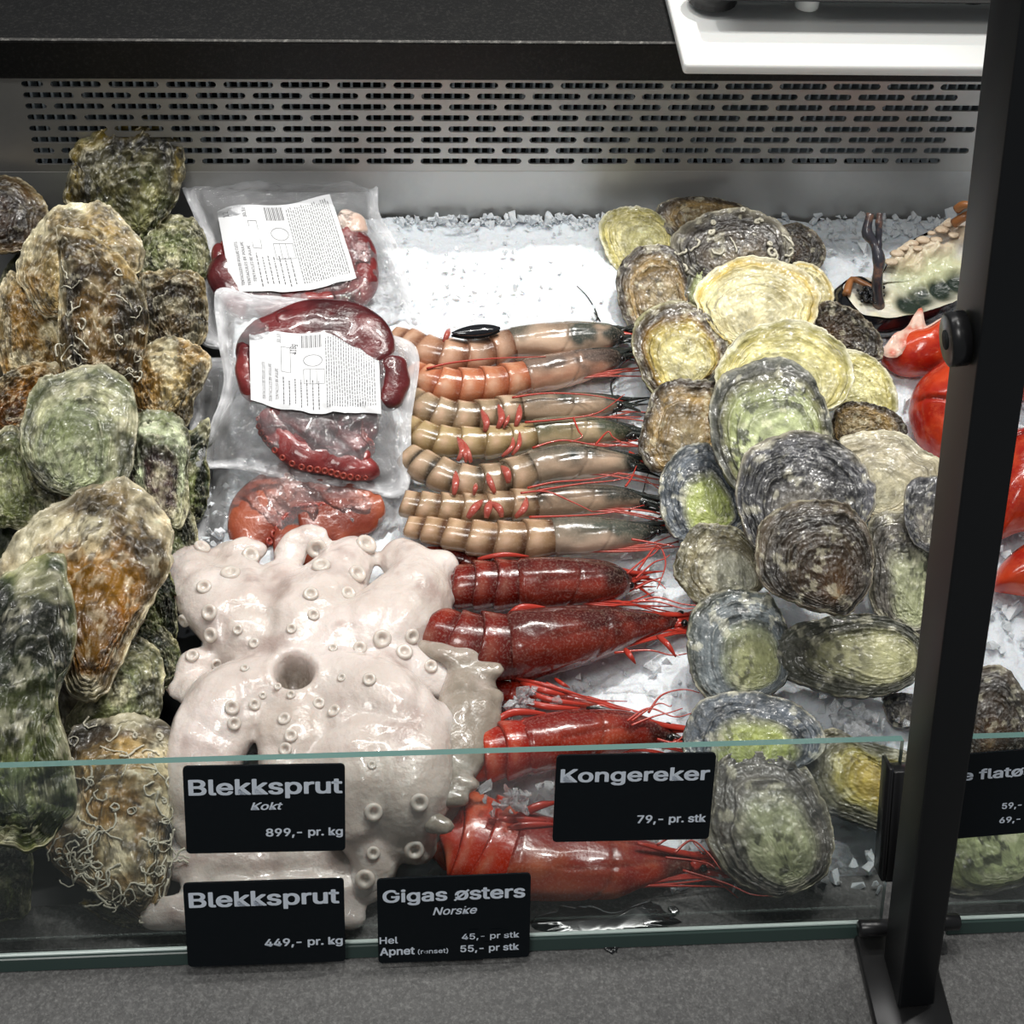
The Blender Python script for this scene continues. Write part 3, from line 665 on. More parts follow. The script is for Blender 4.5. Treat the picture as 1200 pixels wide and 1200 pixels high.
OY = [
 # ---- craggy oysters on the far side from the post
 ([(0,205),(25,210),(45,225),(57,245),(52,262),(40,285),(20,295),(-30,290),(-40,240),(-25,210)], (-35,270), .03, 'clam', 'smooth dark brown rounded shell cut by the frame beside the topmost craggy oyster', dict(dome=.22, lam=14, lamp=.0004, rough=.0004, ribs=.0)),
 ([(175,262),(200,252),(225,255),(240,275),(246,300),(244,325),(200,340),(165,330),(160,290)], (200,330), .012, 'green', 'mossy green oyster half hidden below the topmost frilled one, beside the bags', dict(rough=.003, ribs=.1)),
 ([(86,172),(100,162),(132,147),(152,142),(175,139),(192,147),(207,156),(217,185),(215,212),(205,240),(188,262),(172,280),(145,275),(110,260),(80,245),(75,225),(82,200)], (165,280), .045, 'olive', 'dark green and yellow frilled oyster, topmost, standing against the slotted grille', dict(t=.8, ribs=.16, rough=.003, lam=7, lamp=.002, edge=1.6)),
 ([(2,330),(15,318),(25,330),(45,360),(68,372),(75,400),(76,430),(60,440),(30,445),(8,450),(-4,400),(-3,360)], (40,445), .03, 'tan', 'cream oyster with orange streaks under the pale pink-beige one', dict(ribs=.2, rough=.003)),
 ([(165,325),(185,318),(205,315),(235,325),(243,350),(242,395),(225,405),(190,410),(172,400),(165,360)], (200,405), .03, 'brown', 'brown and grey ridged oyster beside the upper plastic bag', dict(ribs=.3, rough=.003)),
 ([(28,290),(45,262),(70,245),(100,240),(122,240),(140,252),(152,268),(165,285),(168,308),(150,335),(120,352),(90,370),(50,372),(30,345),(18,315)], (70,368), .05, 'tan', 'pale pink-beige oyster with white layered rim behind the long dark brown one', dict(rough=.002, lam=8, lamp=.002)),
 ([(68,268),(80,270),(100,272),(125,290),(145,305),(160,325),(170,350),(174,380),(170,410),(158,440),(120,452),(85,445),(72,420),(68,380),(70,330),(68,300)], (110,445), .072, 'brown', 'long dark brown craggy oyster lying upright over the pale pink-beige one', dict(ribs=.3, rough=.004, worms=22, lam=7)),
 ([(0,445),(25,432),(50,425),(72,432),(75,475),(50,505),(0,510),(-20,480)], (0,500), .035, 'amber', 'orange-brown oyster at the frame edge beside the big grey-green ringed one', dict(ribs=.2, rough=.003)),
 ([(160,410),(195,395),(225,402),(243,415),(248,427),(240,450),(228,470),(224,492),(212,502),(185,495),(160,475),(156,440)], (190,495), .04, 'tan', 'tan oyster with wet grey and amber ridges beside the clear film of the middle bag', dict(ribs=.25, rough=.003)),
 ([(0,505),(20,500),(35,530),(50,565),(72,582),(62,615),(0,618),(-30,610),(-30,520)], (10,610), .035, 'green', 'yellow-green smooth oyster at the frame edge under the big grey-green ringed one', dict(ribs=.1)),
 ([(200,500),(225,505),(243,492),(247,505),(242,540),(246,560),(242,595),(228,615),(205,620),(190,570)], (220,612), .012, 'deepgreen', 'narrow dark green frilled oyster edge under the middle bag', dict(ribs=.3, rough=.003)),
 ([(190,570),(225,600),(232,640),(222,668),(205,672),(180,650),(172,600)], (205,668), .02, 'deepgreen', 'small dark green oyster below the white and maroon one, beside the octopus', dict(ribs=.3)),
 ([(155,485),(190,480),(213,493),(224,520),(220,550),(222,590),(212,620),(185,605),(158,565),(152,510)], (190,612), .04, 'maroon', 'white-green oyster with a dark maroon lower half', dict(rough=.002)),
 ([(40,452),(70,438),(105,428),(130,432),(150,448),(160,475),(160,510),(155,545),(142,570),(110,582),(80,582),(50,567),(28,540),(23,510),(30,480)], (70,575), .065, 'greengrey', 'big rounded grey-green oyster with clear growth rings', dict(rough=.0014, lam=9, lamp=.002, dome=.14)),
 ([(165,690),(190,665),(203,680),(208,720),(206,750),(190,755),(150,745),(140,720)], (180,750), .022, 'deepgreen', 'dark green rough oyster tucked between the brown cup-shaped one and the octopus', dict(ribs=.3, rough=.003)),
 ([(140,735),(165,727),(190,735),(208,755),(213,780),(205,800),(185,810),(150,790)], (170,800), .018, 'deepgreen', 'dark oyster rim showing behind the grey-green cupped one', dict(lam=5, lamp=.003)),
 ([(130,755),(150,745),(175,752),(190,772),(193,800),(186,840),(165,858),(110,862),(80,860),(78,845),(95,820),(115,800),(125,780)], (90,850), .03, 'green', 'grey-green cupped oyster above the worm-crusted oyster', dict(dome=.2, rough=.002)),
 ([(90,577),(130,562),(155,565),(180,585),(198,608),(203,630),(200,660),(180,700),(160,740),(140,785),(115,822),(92,822),(75,800),(68,760),(48,700),(5,690),(-5,665),(10,640),(40,610)], (105,815), .065, 'amber', 'large open-looking brown oyster with amber hollow and pale rim', dict(rough=.003, lam=6, lamp=.003, dome=.10, edge=1.4)),
 ([(0,995),(20,988),(38,1000),(37,1040),(32,1072),(0,1080),(-30,1072),(-30,1000)], (0,1075), .012, 'deepgreen', 'dark mossy oyster at the frame corner behind the glass', dict(rough=.003)),
 ([(0,680),(40,660),(73,652),(80,680),(88,710),(90,740),(85,775),(70,800),(68,830),(80,870),(88,910),(88,945),(62,985),(40,994),(0,992),(-30,980),(-40,800),(-30,700)], (20,985), .085, 'deepgreen', 'big dark green and cream craggy oyster standing at the frame edge', dict(ribs=.28, rough=.004, lam=6, lamp=.002, dome=.16, mr=74)),
 ([(92,1058),(130,1056),(170,1073),(180,1088),(160,1090),(120,1078)], (170,1085), .002, 'olive', 'small oyster shell bit under the worm-crusted oyster', dict(mr=20, n=80)),
 ([(75,880),(90,852),(125,842),(160,838),(195,850),(215,875),(212,900),(207,930),(202,970),(202,1020),(192,1052),(170,1080),(150,1070),(110,1047),(72,1022),(55,1000),(50,975),(72,945),(82,915)], (165,1072), .024, 'ruffle', 'tan oyster crusted with white worm tubes in front of the octopus', dict(dome=.16, rough=.002, lam=8, lamp=.002, worms=95, mr=74)),
 # ---- flat oysters beside the post
 ([(702,268),(708,252),(725,243),(750,243),(770,250),(787,270),(782,292),(755,312),(725,318),(708,294)], (770,300), .010, 'citron', 'small pale green flat oyster, highest at the ice edge', dict(dome=.05)),
 ([(769,245),(785,234),(815,230),(850,235),(878,245),(885,262),(850,280),(800,282),(775,266)], (850,275), .018, 'ruffle', 'brown-yellow flat oyster at the very back against the steel', dict(t=.4)),
 ([(912,268),(935,262),(955,272),(967,290),(965,308),(950,318),(925,310),(912,292)], (920,305), .014, 'umber', 'small dark brown round oyster on the ice at the back of the pile', dict(dome=.12)),
 ([(722,330),(730,305),(755,288),(785,290),(800,310),(808,345),(800,372),(765,378),(742,388),(727,362)], (790,370), .018, 'ruffle', 'brown-grey oyster with a pale rim below the small pale green one', dict(dome=.06)),
 ([(800,345),(820,300),(850,295),(860,320),(850,350),(820,365)], (840,350), .022, 'palegreen', 'green sliver of oyster under the yellow ones', dict(mr=24, n=90, speck=.2)),
 ([(928,312),(950,308),(970,325),(978,345),(972,358),(945,360)], (940,350), .022, 'yellow', 'small yellow-tan oyster edge behind the big yellow disc', dict(mr=24, n=90)),
 ([(950,365),(970,353),(995,360),(1020,380),(1034,400),(1032,422),(1005,422),(975,408),(955,390)], (965,395), .026, 'umber', 'dark brown crinkled oyster between the yellow discs and the red claws', dict(ribs=.2, rough=.002)),
 ([(787,285),(795,268),(815,255),(840,248),(870,246),(900,252),(920,268),(927,287),(922,312),(880,335),(830,330),(795,312)], (870,328), .034, 'darkruffle', 'dark brown frilled oyster with white worm tubes, above the big yellow disc', dict(worms=26, t=.45, edge=1.5)),
 ([(740,400),(748,372),(770,357),(800,353),(825,362),(845,385),(852,412),(835,440),(800,462),(765,462),(748,430)], (815,455), .032, 'ringed', 'yellow oyster with a dark brown ring round its rim', dict(dome=.07)),
 ([(980,410),(1015,415),(1040,435),(1052,465),(1048,485),(1020,490),(985,482),(970,440)], (985,478), .028, 'citron', 'yellow striped oyster under the big yellow-green disc, beside the ice', dict(lam=10)),
 ([(813,350),(825,325),(850,308),(885,300),(925,308),(950,325),(960,345),(956,375),(945,392),(900,405),(852,404),(828,385)], (880,400), .048, 'yellow', 'big yellow flat oyster, uppermost of the pale discs', dict(dome=.05, lam=8)),
 ([(975,490),(990,472),(1020,472),(1050,485),(1064,507),(1040,518),(1000,520),(975,515)], (990,512), .030, 'ruffle', 'small brown mottled oyster above the pale beige one', dict(rough=.0025)),
 ([(838,445),(845,420),(870,390),(905,378),(940,378),(970,392),(992,412),(1001,440),(992,465),(972,482),(930,488),(860,478)], (900,480), .060, 'citron', 'big yellow-green flat oyster under the rim of the speckled green one', dict(dome=.05, lam=10)),
 ([(748,520),(755,490),(765,460),(790,447),(820,446),(840,452),(846,490),(836,525),(800,545),(772,555),(755,542)], (815,540), .034, 'ruffle', 'orange-brown ruffled oyster beside the prawn heads', dict(dome=.07, ribs=.12, edge=1.5)),
 ([(983,520),(1005,508),(1030,504),(1060,510),(1085,530),(1103,540),(1104,575),(1072,602),(1022,608),(1000,570)], (1020,600), .042, 'beige', 'pale beige smooth oyster beside the black post', dict(dome=.07, lam=9, rough=.0006)),
 ([(772,570),(780,545),(800,525),(830,522),(852,545),(870,580),(872,612),(842,626),(798,634),(778,612)], (845,620), .036, 'blue', 'blue-grey ridged oyster with a yellow-green middle', dict(dome=.09)),
 ([(832,500),(832,470),(845,440),(875,425),(915,420),(945,435),(965,465),(974,500),(977,532),(945,565),(880,580),(855,565),(838,532)], (925,570), .072, 'palegreen', 'big pale green oyster speckled with black', dict(dome=.09, lam=8, lamp=.0007)),
 ([(1015,620),(1030,602),(1070,598),(1098,590),(1094,650),(1087,742),(1060,745),(1030,724),(1018,692),(1020,650)], (1075,735), .036, 'mottled', 'grey and white-green mottled oyster half behind the black post', dict(dome=.14, rough=.002)),
 ([(1062,570),(1080,560),(1104,566),(1100,640),(1075,640),(1060,610)], (1085,638), .062, 'slate', 'small grey oyster against the post under the pale beige one', dict(mr=24, n=90)),
 ([(790,670),(797,640),(815,617),(845,615),(872,625),(890,652),(896,685),(872,698),(842,704),(820,710),(803,692)], (880,695), .036, 'greybeige', 'grey-beige oyster with a white chip on its rim', dict(dome=.08)),
 ([(863,570),(868,545),(885,520),(920,508),(960,508),(1000,530),(1020,560),(1026,590),(1012,618),(985,645),(905,650),(880,636),(866,602)], (945,645), .084, 'slate', 'wide dark grey rough oyster in the middle of the pile', dict(dome=.09, rough=.002, lam=10, lamp=.0018, mr=70)),
 ([(805,750),(812,715),(835,695),(870,690),(905,700),(922,735),(928,770),(918,802),(882,822),(850,826),(825,816),(810,788)], (905,800), .034, 'slategreen', 'blue-grey oyster with fine ridges and a green middle, beside the red prawns', dict(dome=.10, lam=13)),
 ([(1035,820),(1055,812),(1080,818),(1075,850),(1045,850)], (1060,845), .012, 'slate', 'black lump of shell in the ice beside the post', dict(mr=24, n=80)),
 ([(885,660),(888,625),(905,600),(940,587),(985,590),(1010,610),(1022,640),(1022,680),(1010,702),(990,721),(960,717),(920,702),(895,686)], (990,716), .100, 'umber', 'dark brown oyster with a glossy amber bump on the dark grey one', dict(dome=.15, rough=.0018, lam=8, lamp=.002, mr=70)),
 ([(903,760),(915,742),(945,728),(1000,720),(1045,725),(1075,742),(1085,770),(1072,797),(1040,813),(990,817),(940,802),(910,786)], (1075,780), .040, 'striped', 'long oval oyster with dark stripes and a cream-green middle', dict(dome=.11, lam=12, thick=.10)),
 ([(935,900),(945,870),(975,855),(1010,870),(1060,880),(1080,910),(1070,960),(1035,972),(1000,962),(960,947),(940,922)], (1060,930), .020, 'gold', 'golden yellow oyster behind the glass and the tag holder', dict(dome=.10, lam=12, thick=.1)),
 ([(800,880),(805,845),(820,822),(860,810),(900,815),(940,830),(966,858),(962,885),(920,905),(850,915),(810,905)], (890,905), .034, 'blue', 'dark-rimmed green oyster touching the top edge of the glass', dict(dome=.08, lam=11)),
 ([(825,925),(835,880),(880,868),(925,878),(952,912),(970,950),(977,990),(967,1027),(930,1047),(890,1047),(850,1022),(828,985),(820,955)], (935,1040), .024, 'mottled', 'big grey-green mottled oyster standing behind the glass beside the king prawn tag', dict(dome=.12, rough=.002, lam=9, thick=.08, t=.38)),
 ([(1110,815),(1150,782),(1180,785),(1200,810),(1215,840),(1212,880),(1130,890)], (1160,885), .030, 'umber', 'brown-topped oyster on the ice on the far side of the post', dict(dome=.12)),
 ([(1085,880),(1120,865),(1200,868),(1240,900),(1240,1000),(1190,1040),(1120,1048),(1090,1020),(1075,950)], (1200,1035), .012, 'palegreen', 'large yellow-green oyster behind the flatøsters tag', dict(dome=.12, rough=.002, t=.38)),
]
# the lower layer of the heap, seen only in the gaps
LOW = ['dark green oyster in the shade under the long dark brown craggy one', 'brown oyster in the gap between the tan ridged one and the grey-green ringed one', 'shaded green oyster at the frame edge under the yellow-green smooth one',
       'brown oyster buried beneath the big rounded grey-green one', 'dark green oyster buried beneath the large amber-hollowed one', 'brown oyster in the shadow between the amber-hollowed one and the octopus',
       'dark green oyster in the gap above the grey-green cupped one', 'brown oyster wedged behind the big dark green and cream one', 'dark green oyster in the shadow under the top of the worm-crusted one',
       'brown oyster beneath the lower end of the big dark green and cream one', 'dark green oyster in the gap beside the small dark rim near the octopus', 'brown oyster behind the orange-brown one at the frame edge']
for i, (x, y, a_, b_, h) in enumerate([(60, 330, 60, 50, .004), (140, 440, 62, 55, .006), (20, 560, 55, 60, .004), (110, 540, 70, 60, .010), (60, 640, 70, 55, .012), (150, 660, 50, 62, .0), (95, 760, 60, 60, .008), (30, 830, 60, 80, .016), (120, 880, 62, 50, .0), (20, 930, 55, 55, .010), (150, 790, 50, 40, -.006), (60, 440, 60, 50, .008)]):
    ol = [(x+a_*math.cos(t_)*(1+.1*math.sin(t_*3+i)), y+b_*math.sin(t_)) for t_ in np.linspace(0, 2*math.pi, 11)[:-1]]
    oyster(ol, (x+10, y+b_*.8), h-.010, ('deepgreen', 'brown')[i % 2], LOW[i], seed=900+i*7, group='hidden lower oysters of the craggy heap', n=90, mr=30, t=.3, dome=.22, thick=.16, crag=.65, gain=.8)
for i, (ol, hg, h, pal, lab, kw) in enumerate(OY):
    right = np.mean([p[0] for p in ol]) > 500
    kw = dict(kw); kw.setdefault('dome', .10 if right else .16)
    if not right:
        kw.setdefault('lamp', .0020); kw.setdefault('lam', 7); kw.setdefault('crag', .35 if ('clam' in pal or 'greengrey' in pal) else .65)
    if right: kw.setdefault('gain', {'blue': 1.25, 'slategreen': 1.3, 'striped': 1.3, 'mottled': 1.4, 'palegreen': 1.25, 'gold': 1.35, 'greybeige': 1.3}.get(pal, 1.05))
    if lab.startswith('black lump'): kw['cat'] = 'shell'; kw['name'] = 'shell_lump'
    if i == 0: kw['name'] = 'clam'; kw['cat'] = 'clam'
    oyster(ol, hg, h, pal, lab, seed=i*13+5, group=(None if kw.get('name') else (GR if right else GL)), **kw)

# ------------------------------------------------------------------ prawns
def path3(pts, hbase=0.0, sq=1.0):
    """(x, y, width in px[, extra height]) -> 3-D centre line resting on the ice, and radii"""
    P = []; R = []
    for p in pts:
        q0 = ice(p[0], p[1], hbase+.006); r = p[2]/2*pxm(q0)
        q = ice(p[0], p[1], hbase+r*.85*sq+(p[3] if len(p) > 3 else 0)); P.append(q); R.append(p[2]/2*pxm(q))
    return np.array(P), np.array(R)
def lofted(P, R, n, squash=.9, prof=None):
    T = np.gradient(P, axis=0); T /= np.linalg.norm(T, axis=1)[:, None]+1e-12
    A = np.cross(T, ICE_N); A /= np.linalg.norm(A, axis=1)[:, None]; Bv = np.cross(A, T)
    th = np.linspace(0, 2*math.pi, n, endpoint=False)
    V = P[:, None]+R[:, None, None]*(A[:, None]*np.cos(th)[None, :, None]+Bv[:, None]*np.sin(th)[None, :, None]*squash)
    return V, th
def prawn(name, ab, ca, label, group, pal, seed, hb=0.0, nseg=6, red=False, legs=(), ant=(), eyes=True, rostrum=True, m='prawn', cat='prawn', sq=1.0):
    rng = np.random.default_rng(seed)
    if not red: ab = [(a_[0], a_[1], a_[2]*1.14) for a_ in ab]; ca = [(a_[0], a_[1], a_[2]*1.10) for a_ in ca]
    Pall, Rall = path3(ab+ca, hb, sq)
    root = empty(name, Pall[len(Pall)//2]-ICE_N*Rall[len(Pall)//2]*.9); tag(root, label, cat, group)
    D = smooth_line(np.concatenate([Pall, Rall[:, None]], 1), 400)
    L = np.r_[0, np.cumsum(np.linalg.norm(np.diff(D[:, :3], axis=0), axis=1))]; 
    jc = int(np.argmin(np.linalg.norm(D[:, :3]-Pall[len(ab)], axis=1)))
    base, pale, band, dark = [S(c) for c in pal['ab']]
    # abdomen: overlapping plates, tail first
    cuts = np.linspace(0, jc, nseg+1)
    w = np.linspace(.8, 1.15, nseg); cuts = np.r_[0, np.cumsum(w)/w.sum()*jc]
    for k in range(nseg):
        a, b = cuts[k]-(jc/nseg)*.10*(k > 0), min(cuts[k+1], 399); idx = np.linspace(a, b, 26)
        Q = np.stack([np.interp(idx, np.arange(400), D[:, c]) for c in range(4)], -1)
        u = np.linspace(0, 1, 26)
        # every plate flares towards the tail and slides over the next one
        fl = .93+.15*np.exp(-(u/.42)**2)*(1 if k else .6)+.04*np.sin(u*math.pi); fl = fl*np.where(u < .02, .93, 1); R = Q[:, 3]*fl
        V, th = lofted(Q[:, :3], R, 48, .94*sq)
        uu, tt = np.meshgrid(u, th, indexing='ij')
        V = V+(nrm(Q[-1, :3]-Q[0, :3])[None, None]*(-(R[:, None]*.22*np.cos(tt)**2*(1-uu))[..., None]))      # rounded lower corners of the plate
        X = V[..., 0]*60; Yq = V[..., 1]*60; Z = V[..., 2]*60
        nz = fbm(X*1.5, Yq*1.5, Z*1.5, 4, seed+k); nf = fbm(X*6, Yq*6, Z*6, 3, seed+k+20)
        c = base+(pale-base)*np.clip(.30+1.2*nz-1.2*np.abs(uu-.30)+(.1 if red else .35)*nf, 0, 1)[..., None]
        blob_ = np.exp(-((uu-.30)/.17)**2-((np.abs(np.cos(tt))-.62)/.25)**2)*pal.get('blob', .55); c = c+(S('#f0c9ae')-c)*blob_[..., None]
        bw = .55*np.exp(-((uu-.03)/.06)**2)+(.9+.9*nz)*np.exp(-((uu-.80)/.17)**2)*pal.get('bandw', 1); bw = np.clip(bw, 0, .93)
        c = c*(1-bw[..., None])+band*bw[..., None]
        dk = np.clip((np.sin(tt)*.7+.2+1.1*nz)*pal.get('dk', .35)*np.clip(.35+uu, 0, 1), 0, .9)*(.5+.5*(k > nseg-3)); c = c*(1-dk[..., None])+dark*dk[..., None]
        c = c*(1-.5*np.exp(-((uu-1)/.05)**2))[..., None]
        Fc = grid_faces(26, 48); Fc.append(list(range(48))[::-1]); Fc.append([25*48+i for i in range(48)])
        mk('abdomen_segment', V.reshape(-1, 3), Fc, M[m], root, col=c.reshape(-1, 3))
    # carapace
    i0 = max(jc-10, 0); idx = np.linspace(i0, 399, 70); Q = np.stack([np.interp(idx, np.arange(400), D[:, c]) for c in range(4)], -1)
    u = np.linspace(0, 1, 70); R = Q[:, 3]*(1.03+.05*np.sin(u*math.pi))*np.where(u < .015, .94, 1)
    R = R*np.clip(1-(np.clip(u-.80, 0, 1)/.20)**2*.80, .10, 1)
    V, th = lofted(Q[:, :3], R, 60, .96*sq); uu, tt = np.meshgrid(u, th, indexing='ij')
    nz = fbm(V[..., 0]*70, V[..., 1]*70, V[..., 2]*70, 3, seed+3); n2 = fbm(V[..., 0]*35, V[..., 1]*80, V[..., 2]*80, 3, seed+4)
    cb, cp, cd, ct = [S(c) for c in pal['ca']]
    c = cb+(cp-cb)*np.clip(.35+1.9*n2, 0, 1)[..., None]
    # the dorsal side and the head end are darker
    dors = np.clip((np.sin(tt)*.9-np.cos(tt)*.75+.02+1.0*nz)*.9, 0, 1)*.85; hd = np.clip((uu-.50+nz*.7)*2.1*pal.get('fade', .6)/.6, 0, 1)*.8
    A_ = np.clip(dors*1.0+hd*.9, 0, .95); c = c*(1-A_[..., None])+cd*A_[..., None]
    B_ = np.clip((uu-.74)*5+nz*1.6, 0, 1)*.95; c = c*(1-B_[..., None])+ct*B_[..., None]
    groove = np.exp(-((tt-1.0-.5*uu)/.07)**2)*(uu > .2)*(uu < .85)+np.exp(-((uu-.38-.10*np.sin(tt))/.012)**2)*.8+np.exp(-((tt-2.35+.4*uu)/.08)**2)*(uu > .3)
    V = V-(V-Q[:, None, :3])*(groove*.05)[..., None]; c = c*(1-.35*np.clip(groove, 0, 1))[..., None]
    V = V+(V-Q[:, None, :3])*(n2*.10)[..., None]
    Fc = grid_faces(70, 60); Fc.append(list(range(60))[::-1]); Fc.append([69*60+i for i in range(60)])
    mk('carapace', V.reshape(-1, 3), Fc, M[m], root, col=c.reshape(-1, 3))
    tip = D[399, :3]; T = nrm(D[399, :3]-D[340, :3]); rr = D[330, 3]; Aside = nrm(np.cross(T, ICE_N))
    if rostrum:
        P = np.array([D[290, :3]+ICE_N*D[290, 3]*.86-Aside*D[290, 3]*.35, D[345, :3]+ICE_N*D[345, 3]*.86-Aside*D[345, 3]*.35, tip+ICE_N*rr*.35+T*.002-Aside*rr*.3, tip+T*.020+ICE_N*rr*.45-Aside*rr*.3]); Pq = smooth_line(P, 16)
        V, Fc = tube_vf(Pq, np.interp(np.linspace(0, 1, 16), [0, .3, .6, 1], [.0010, .0020, .0018, .0004]), 8, flat=.6); mk('rostrum', V, Fc, M['redleg'] if red else M['dark'], root)
    if eyes:
        for s in (-1, 1):
            c_ = tip-T*.006+Aside*s*rr*.42+ICE_N*rr*.30; bm = bmesh.new(); bmesh.ops.create_uvsphere(bm, u_segments=14, v_segments=10, radius=.0024); V, Fc = bm_data(bm)
            mk('eye', V+c_, Fc, M['eye'], root)
    for s in range(11):                           # scales and feelers around the mouth
        a = tip-T*.012+Aside*rng.uniform(-.6, .6)*rr+ICE_N*rng.uniform(-.4, .5)*rr; b = tip+T*rng.uniform(.002, .018)+Aside*rng.uniform(-.9, .9)*rr+ICE_N*rng.uniform(-.4, .5)*rr
        V, Fc = tube_vf(smooth_line([a, (a+b)/2+ICE_N*.001, b], 8), np.linspace(.0030, .0006, 8)*rng.uniform(.5, 1.1), 8, flat=.5); mk('mouth_scale', V, Fc, M['redleg'] if (red and s % 4 or s == 0) else M['dark'], root)
    lm = M['redleg'] if red else M['pinkleg']
    for (x0, y0, x1, y1, x2, y2, wpx) in legs:    # swimming legs
        a, b, c_ = ice(x0, y0, hb+.020), ice(x1, y1, hb+.024), ice(x2, y2, hb+.020); k = wpx/2*pxm(a)
        V, Fc = tube_vf(smooth_line([a, b, c_], 12), k*np.sin(np.linspace(.55, 2.9, 12)), 8, flat=.45, fax=nrm(CAM-a)); mk('leg', V, Fc, lm, root)
    for pts in ant:
        hs = pts[0]; P = [ice(x, y, hb+hs) for x, y in pts[1:]]
        V, Fc = tube_vf(smooth_line(P, 26), np.linspace(.0008, .00028, 26), 6); mk('antenna', V, Fc, M['redleg'] if hs > .0 else M['dark'], root)
    # legs folded along the carapace
    for s in range(4 if not red else 5):
        k0 = rng.integers(230, 300); a = D[k0, :3]+Aside*D[k0, 3]*rng.uniform(.75, 1.0)*(1 if s % 2 else 1)+ICE_N*.0; b = D[min(k0+90, 399), :3]+Aside*rr*rng.uniform(.7, 1.6); c_ = tip+T*rng.uniform(.0, .018)+Aside*rr*rng.uniform(.6, 2.2)
        V, Fc = tube_vf(smooth_line([a, b, c_], 14), np.linspace(.0010, .0004, 14), 6); mk('walking_leg', V, Fc, lm, root)
    return root
TIG = [dict(ab=('#b98a6c', '#e8bfa2', '#7a4a34', '#2a2a26'), ca=('#b79880', '#d8bba2', '#37433f', '#121615')),
       dict(ab=('#c47a55', '#e8b089', '#a25233', '#5c3f34'), ca=('#c08a70', '#dcb69a', '#5c504a', '#221b19')),
       dict(ab=('#a38d70', '#d8bc9e', '#4f3826', '#26281f'), ca=('#a89078', '#cdb096', '#3f443e', '#141818')),
       dict(ab=('#b0986c', '#cdb485', '#755c38', '#3a3626'), ca=('#9c8c68', '#bfa988', '#3f4838', '#141816')),
       dict(ab=('#a88f72', '#dabd9e', '#332a20', '#16180f'), ca=('#9a8a76', '#bfa48c', '#26312f', '#0c1011')),
       dict(ab=('#a18768', '#d6b494', '#5f4028', '#2a281e'), ca=('#9f8974', '#c6a88e', '#363b37', '#101313')),
       dict(ab=('#ab8a68', '#e2c09c', '#52301a', '#2a2016'), ca=('#a1907e', '#cfb29c', '#474d45', '#141717'))]
W_ = [ # abdomen, carapace, label, legs, antennae
 ([(462,396,24),(480,402,30),(505,414,36),(532,418,38),(560,417,36),(585,408,36)], [(605,402,36),(645,400,38),(690,397,34),(735,394,24)],
  'topmost tiger prawn of the column, lying under the black mussel', [(520,402,524,392,527,385,7)], [(0, (690,382),(700,372),(690,350),(676,335)), (0,(705,382),(702,374),(696,366))]),
 ([(484,438,28),(505,448,36),(530,453,38),(556,452,38),(582,449,37),(605,444,36)], [(622,440,37),(660,433,36),(700,424,30),(735,418,18)],
  'orange-pink tiger prawn, second below the mussel', [], [(.022,(500,432),(530,425),(580,420),(640,418))]),
 ([(483,468,28),(500,480,34),(525,487,34),(550,489,34),(578,485,33),(600,481,33)], [(617,479,32),(660,477,31),(700,475,25),(735,474,13)],
  'tiger prawn with four red swimming legs upright, third below the mussel', [(568,506,570,495,564,480,9),(583,502,588,490,584,474,9),(590,502,594,494,597,486,5),(604,500,608,488,609,474,8)],
  [(.022,(600,466),(640,461),(690,463),(730,470)), (.022,(615,495),(660,491),(700,484),(732,462)), (0,(725,440),(716,452),(722,480),(724,510))]),
 ([(477,501,28),(498,512,32),(525,518,33),(560,519,34),(592,516,33),(615,513,32)], [(632,509,33),(670,506,32),(712,506,26),(752,511,11)],
  'olive-yellow tiger prawn, fourth below the mussel', [(536,540,542,528,536,512,8),(552,542,548,530,540,514,8),(546,542,545,532,541,520,6),(588,535,600,524,601,512,6),(600,533,608,522,609,506,6)],
  [(.022,(624,525),(660,516),(710,523),(748,515)), (.022,(672,490),(678,505),(682,512),(668,518)), (.022,(698,521),(712,506),(718,512),(728,518))]),
 ([(478,535,28),(500,548,34),(525,559,36),(555,566,37),(588,562,38),(610,555,39)], [(628,548,40),(670,541,37),(712,542,29),(758,545,13)],
  'dark-banded tiger prawn, fifth below the mussel', [(532,580,534,566,534,552,9),(580,578,574,564,571,554,8),(596,566,594,554,587,546,10),(555,580,557,572,558,566,6)],
  [(.022,(618,572),(650,565),(690,562),(725,555)), (.022,(630,575),(680,567),(720,563),(745,556)), (.022,(733,570),(740,560),(745,548),(746,546))]),
 ([(474,590,28),(500,594,31),(530,596,32),(560,596,32),(590,593,33),(618,591,33)], [(636,589,35),(680,586,32),(725,584,24),(765,590,11)],
  'tiger prawn with a cluster of dark red swimming legs, sixth below the mussel', [(548,607,556,596,566,586,10),(570,607,572,596,575,586,10),(588,606,585,596,575,588,9),(604,606,614,596,617,583,9)],
  [(.022,(610,578),(640,576),(670,588),(695,600)), (.022,(620,606),(680,604),(720,600),(755,592)), (0,(735,602),(752,580),(757,562),(760,555))]),
 ([(478,617,22),(508,622,28),(542,628,34),(575,632,38),(605,633,40),(632,631,41)], [(655,629,42),(700,628,38),(740,626,27),(778,620,11)],
  'lowest tiger prawn with broad brown bands, above the red prawns', [], [(0,(760,612),(785,602),(800,594)), (.02,(740,632),(765,636),(790,640))]),
]
for i, (ab, ca, lab, legs, ant) in enumerate(W_):
    prawn('tiger_prawn', ab, ca, lab, 'tiger prawns in a column on the ice', dict(TIG[i], dk=.5 if i in (0, 4) else .28), 30+i, hb=.0+.0015*i, legs=legs, ant=ant)
RED = dict(blob=.12, ab=('#6e1208', '#96260f', '#440a06', '#240806'), ca=('#6c160c', '#7e2c1f', '#401412', '#241512'), bandw=.6, dk=.3, fade=.35)
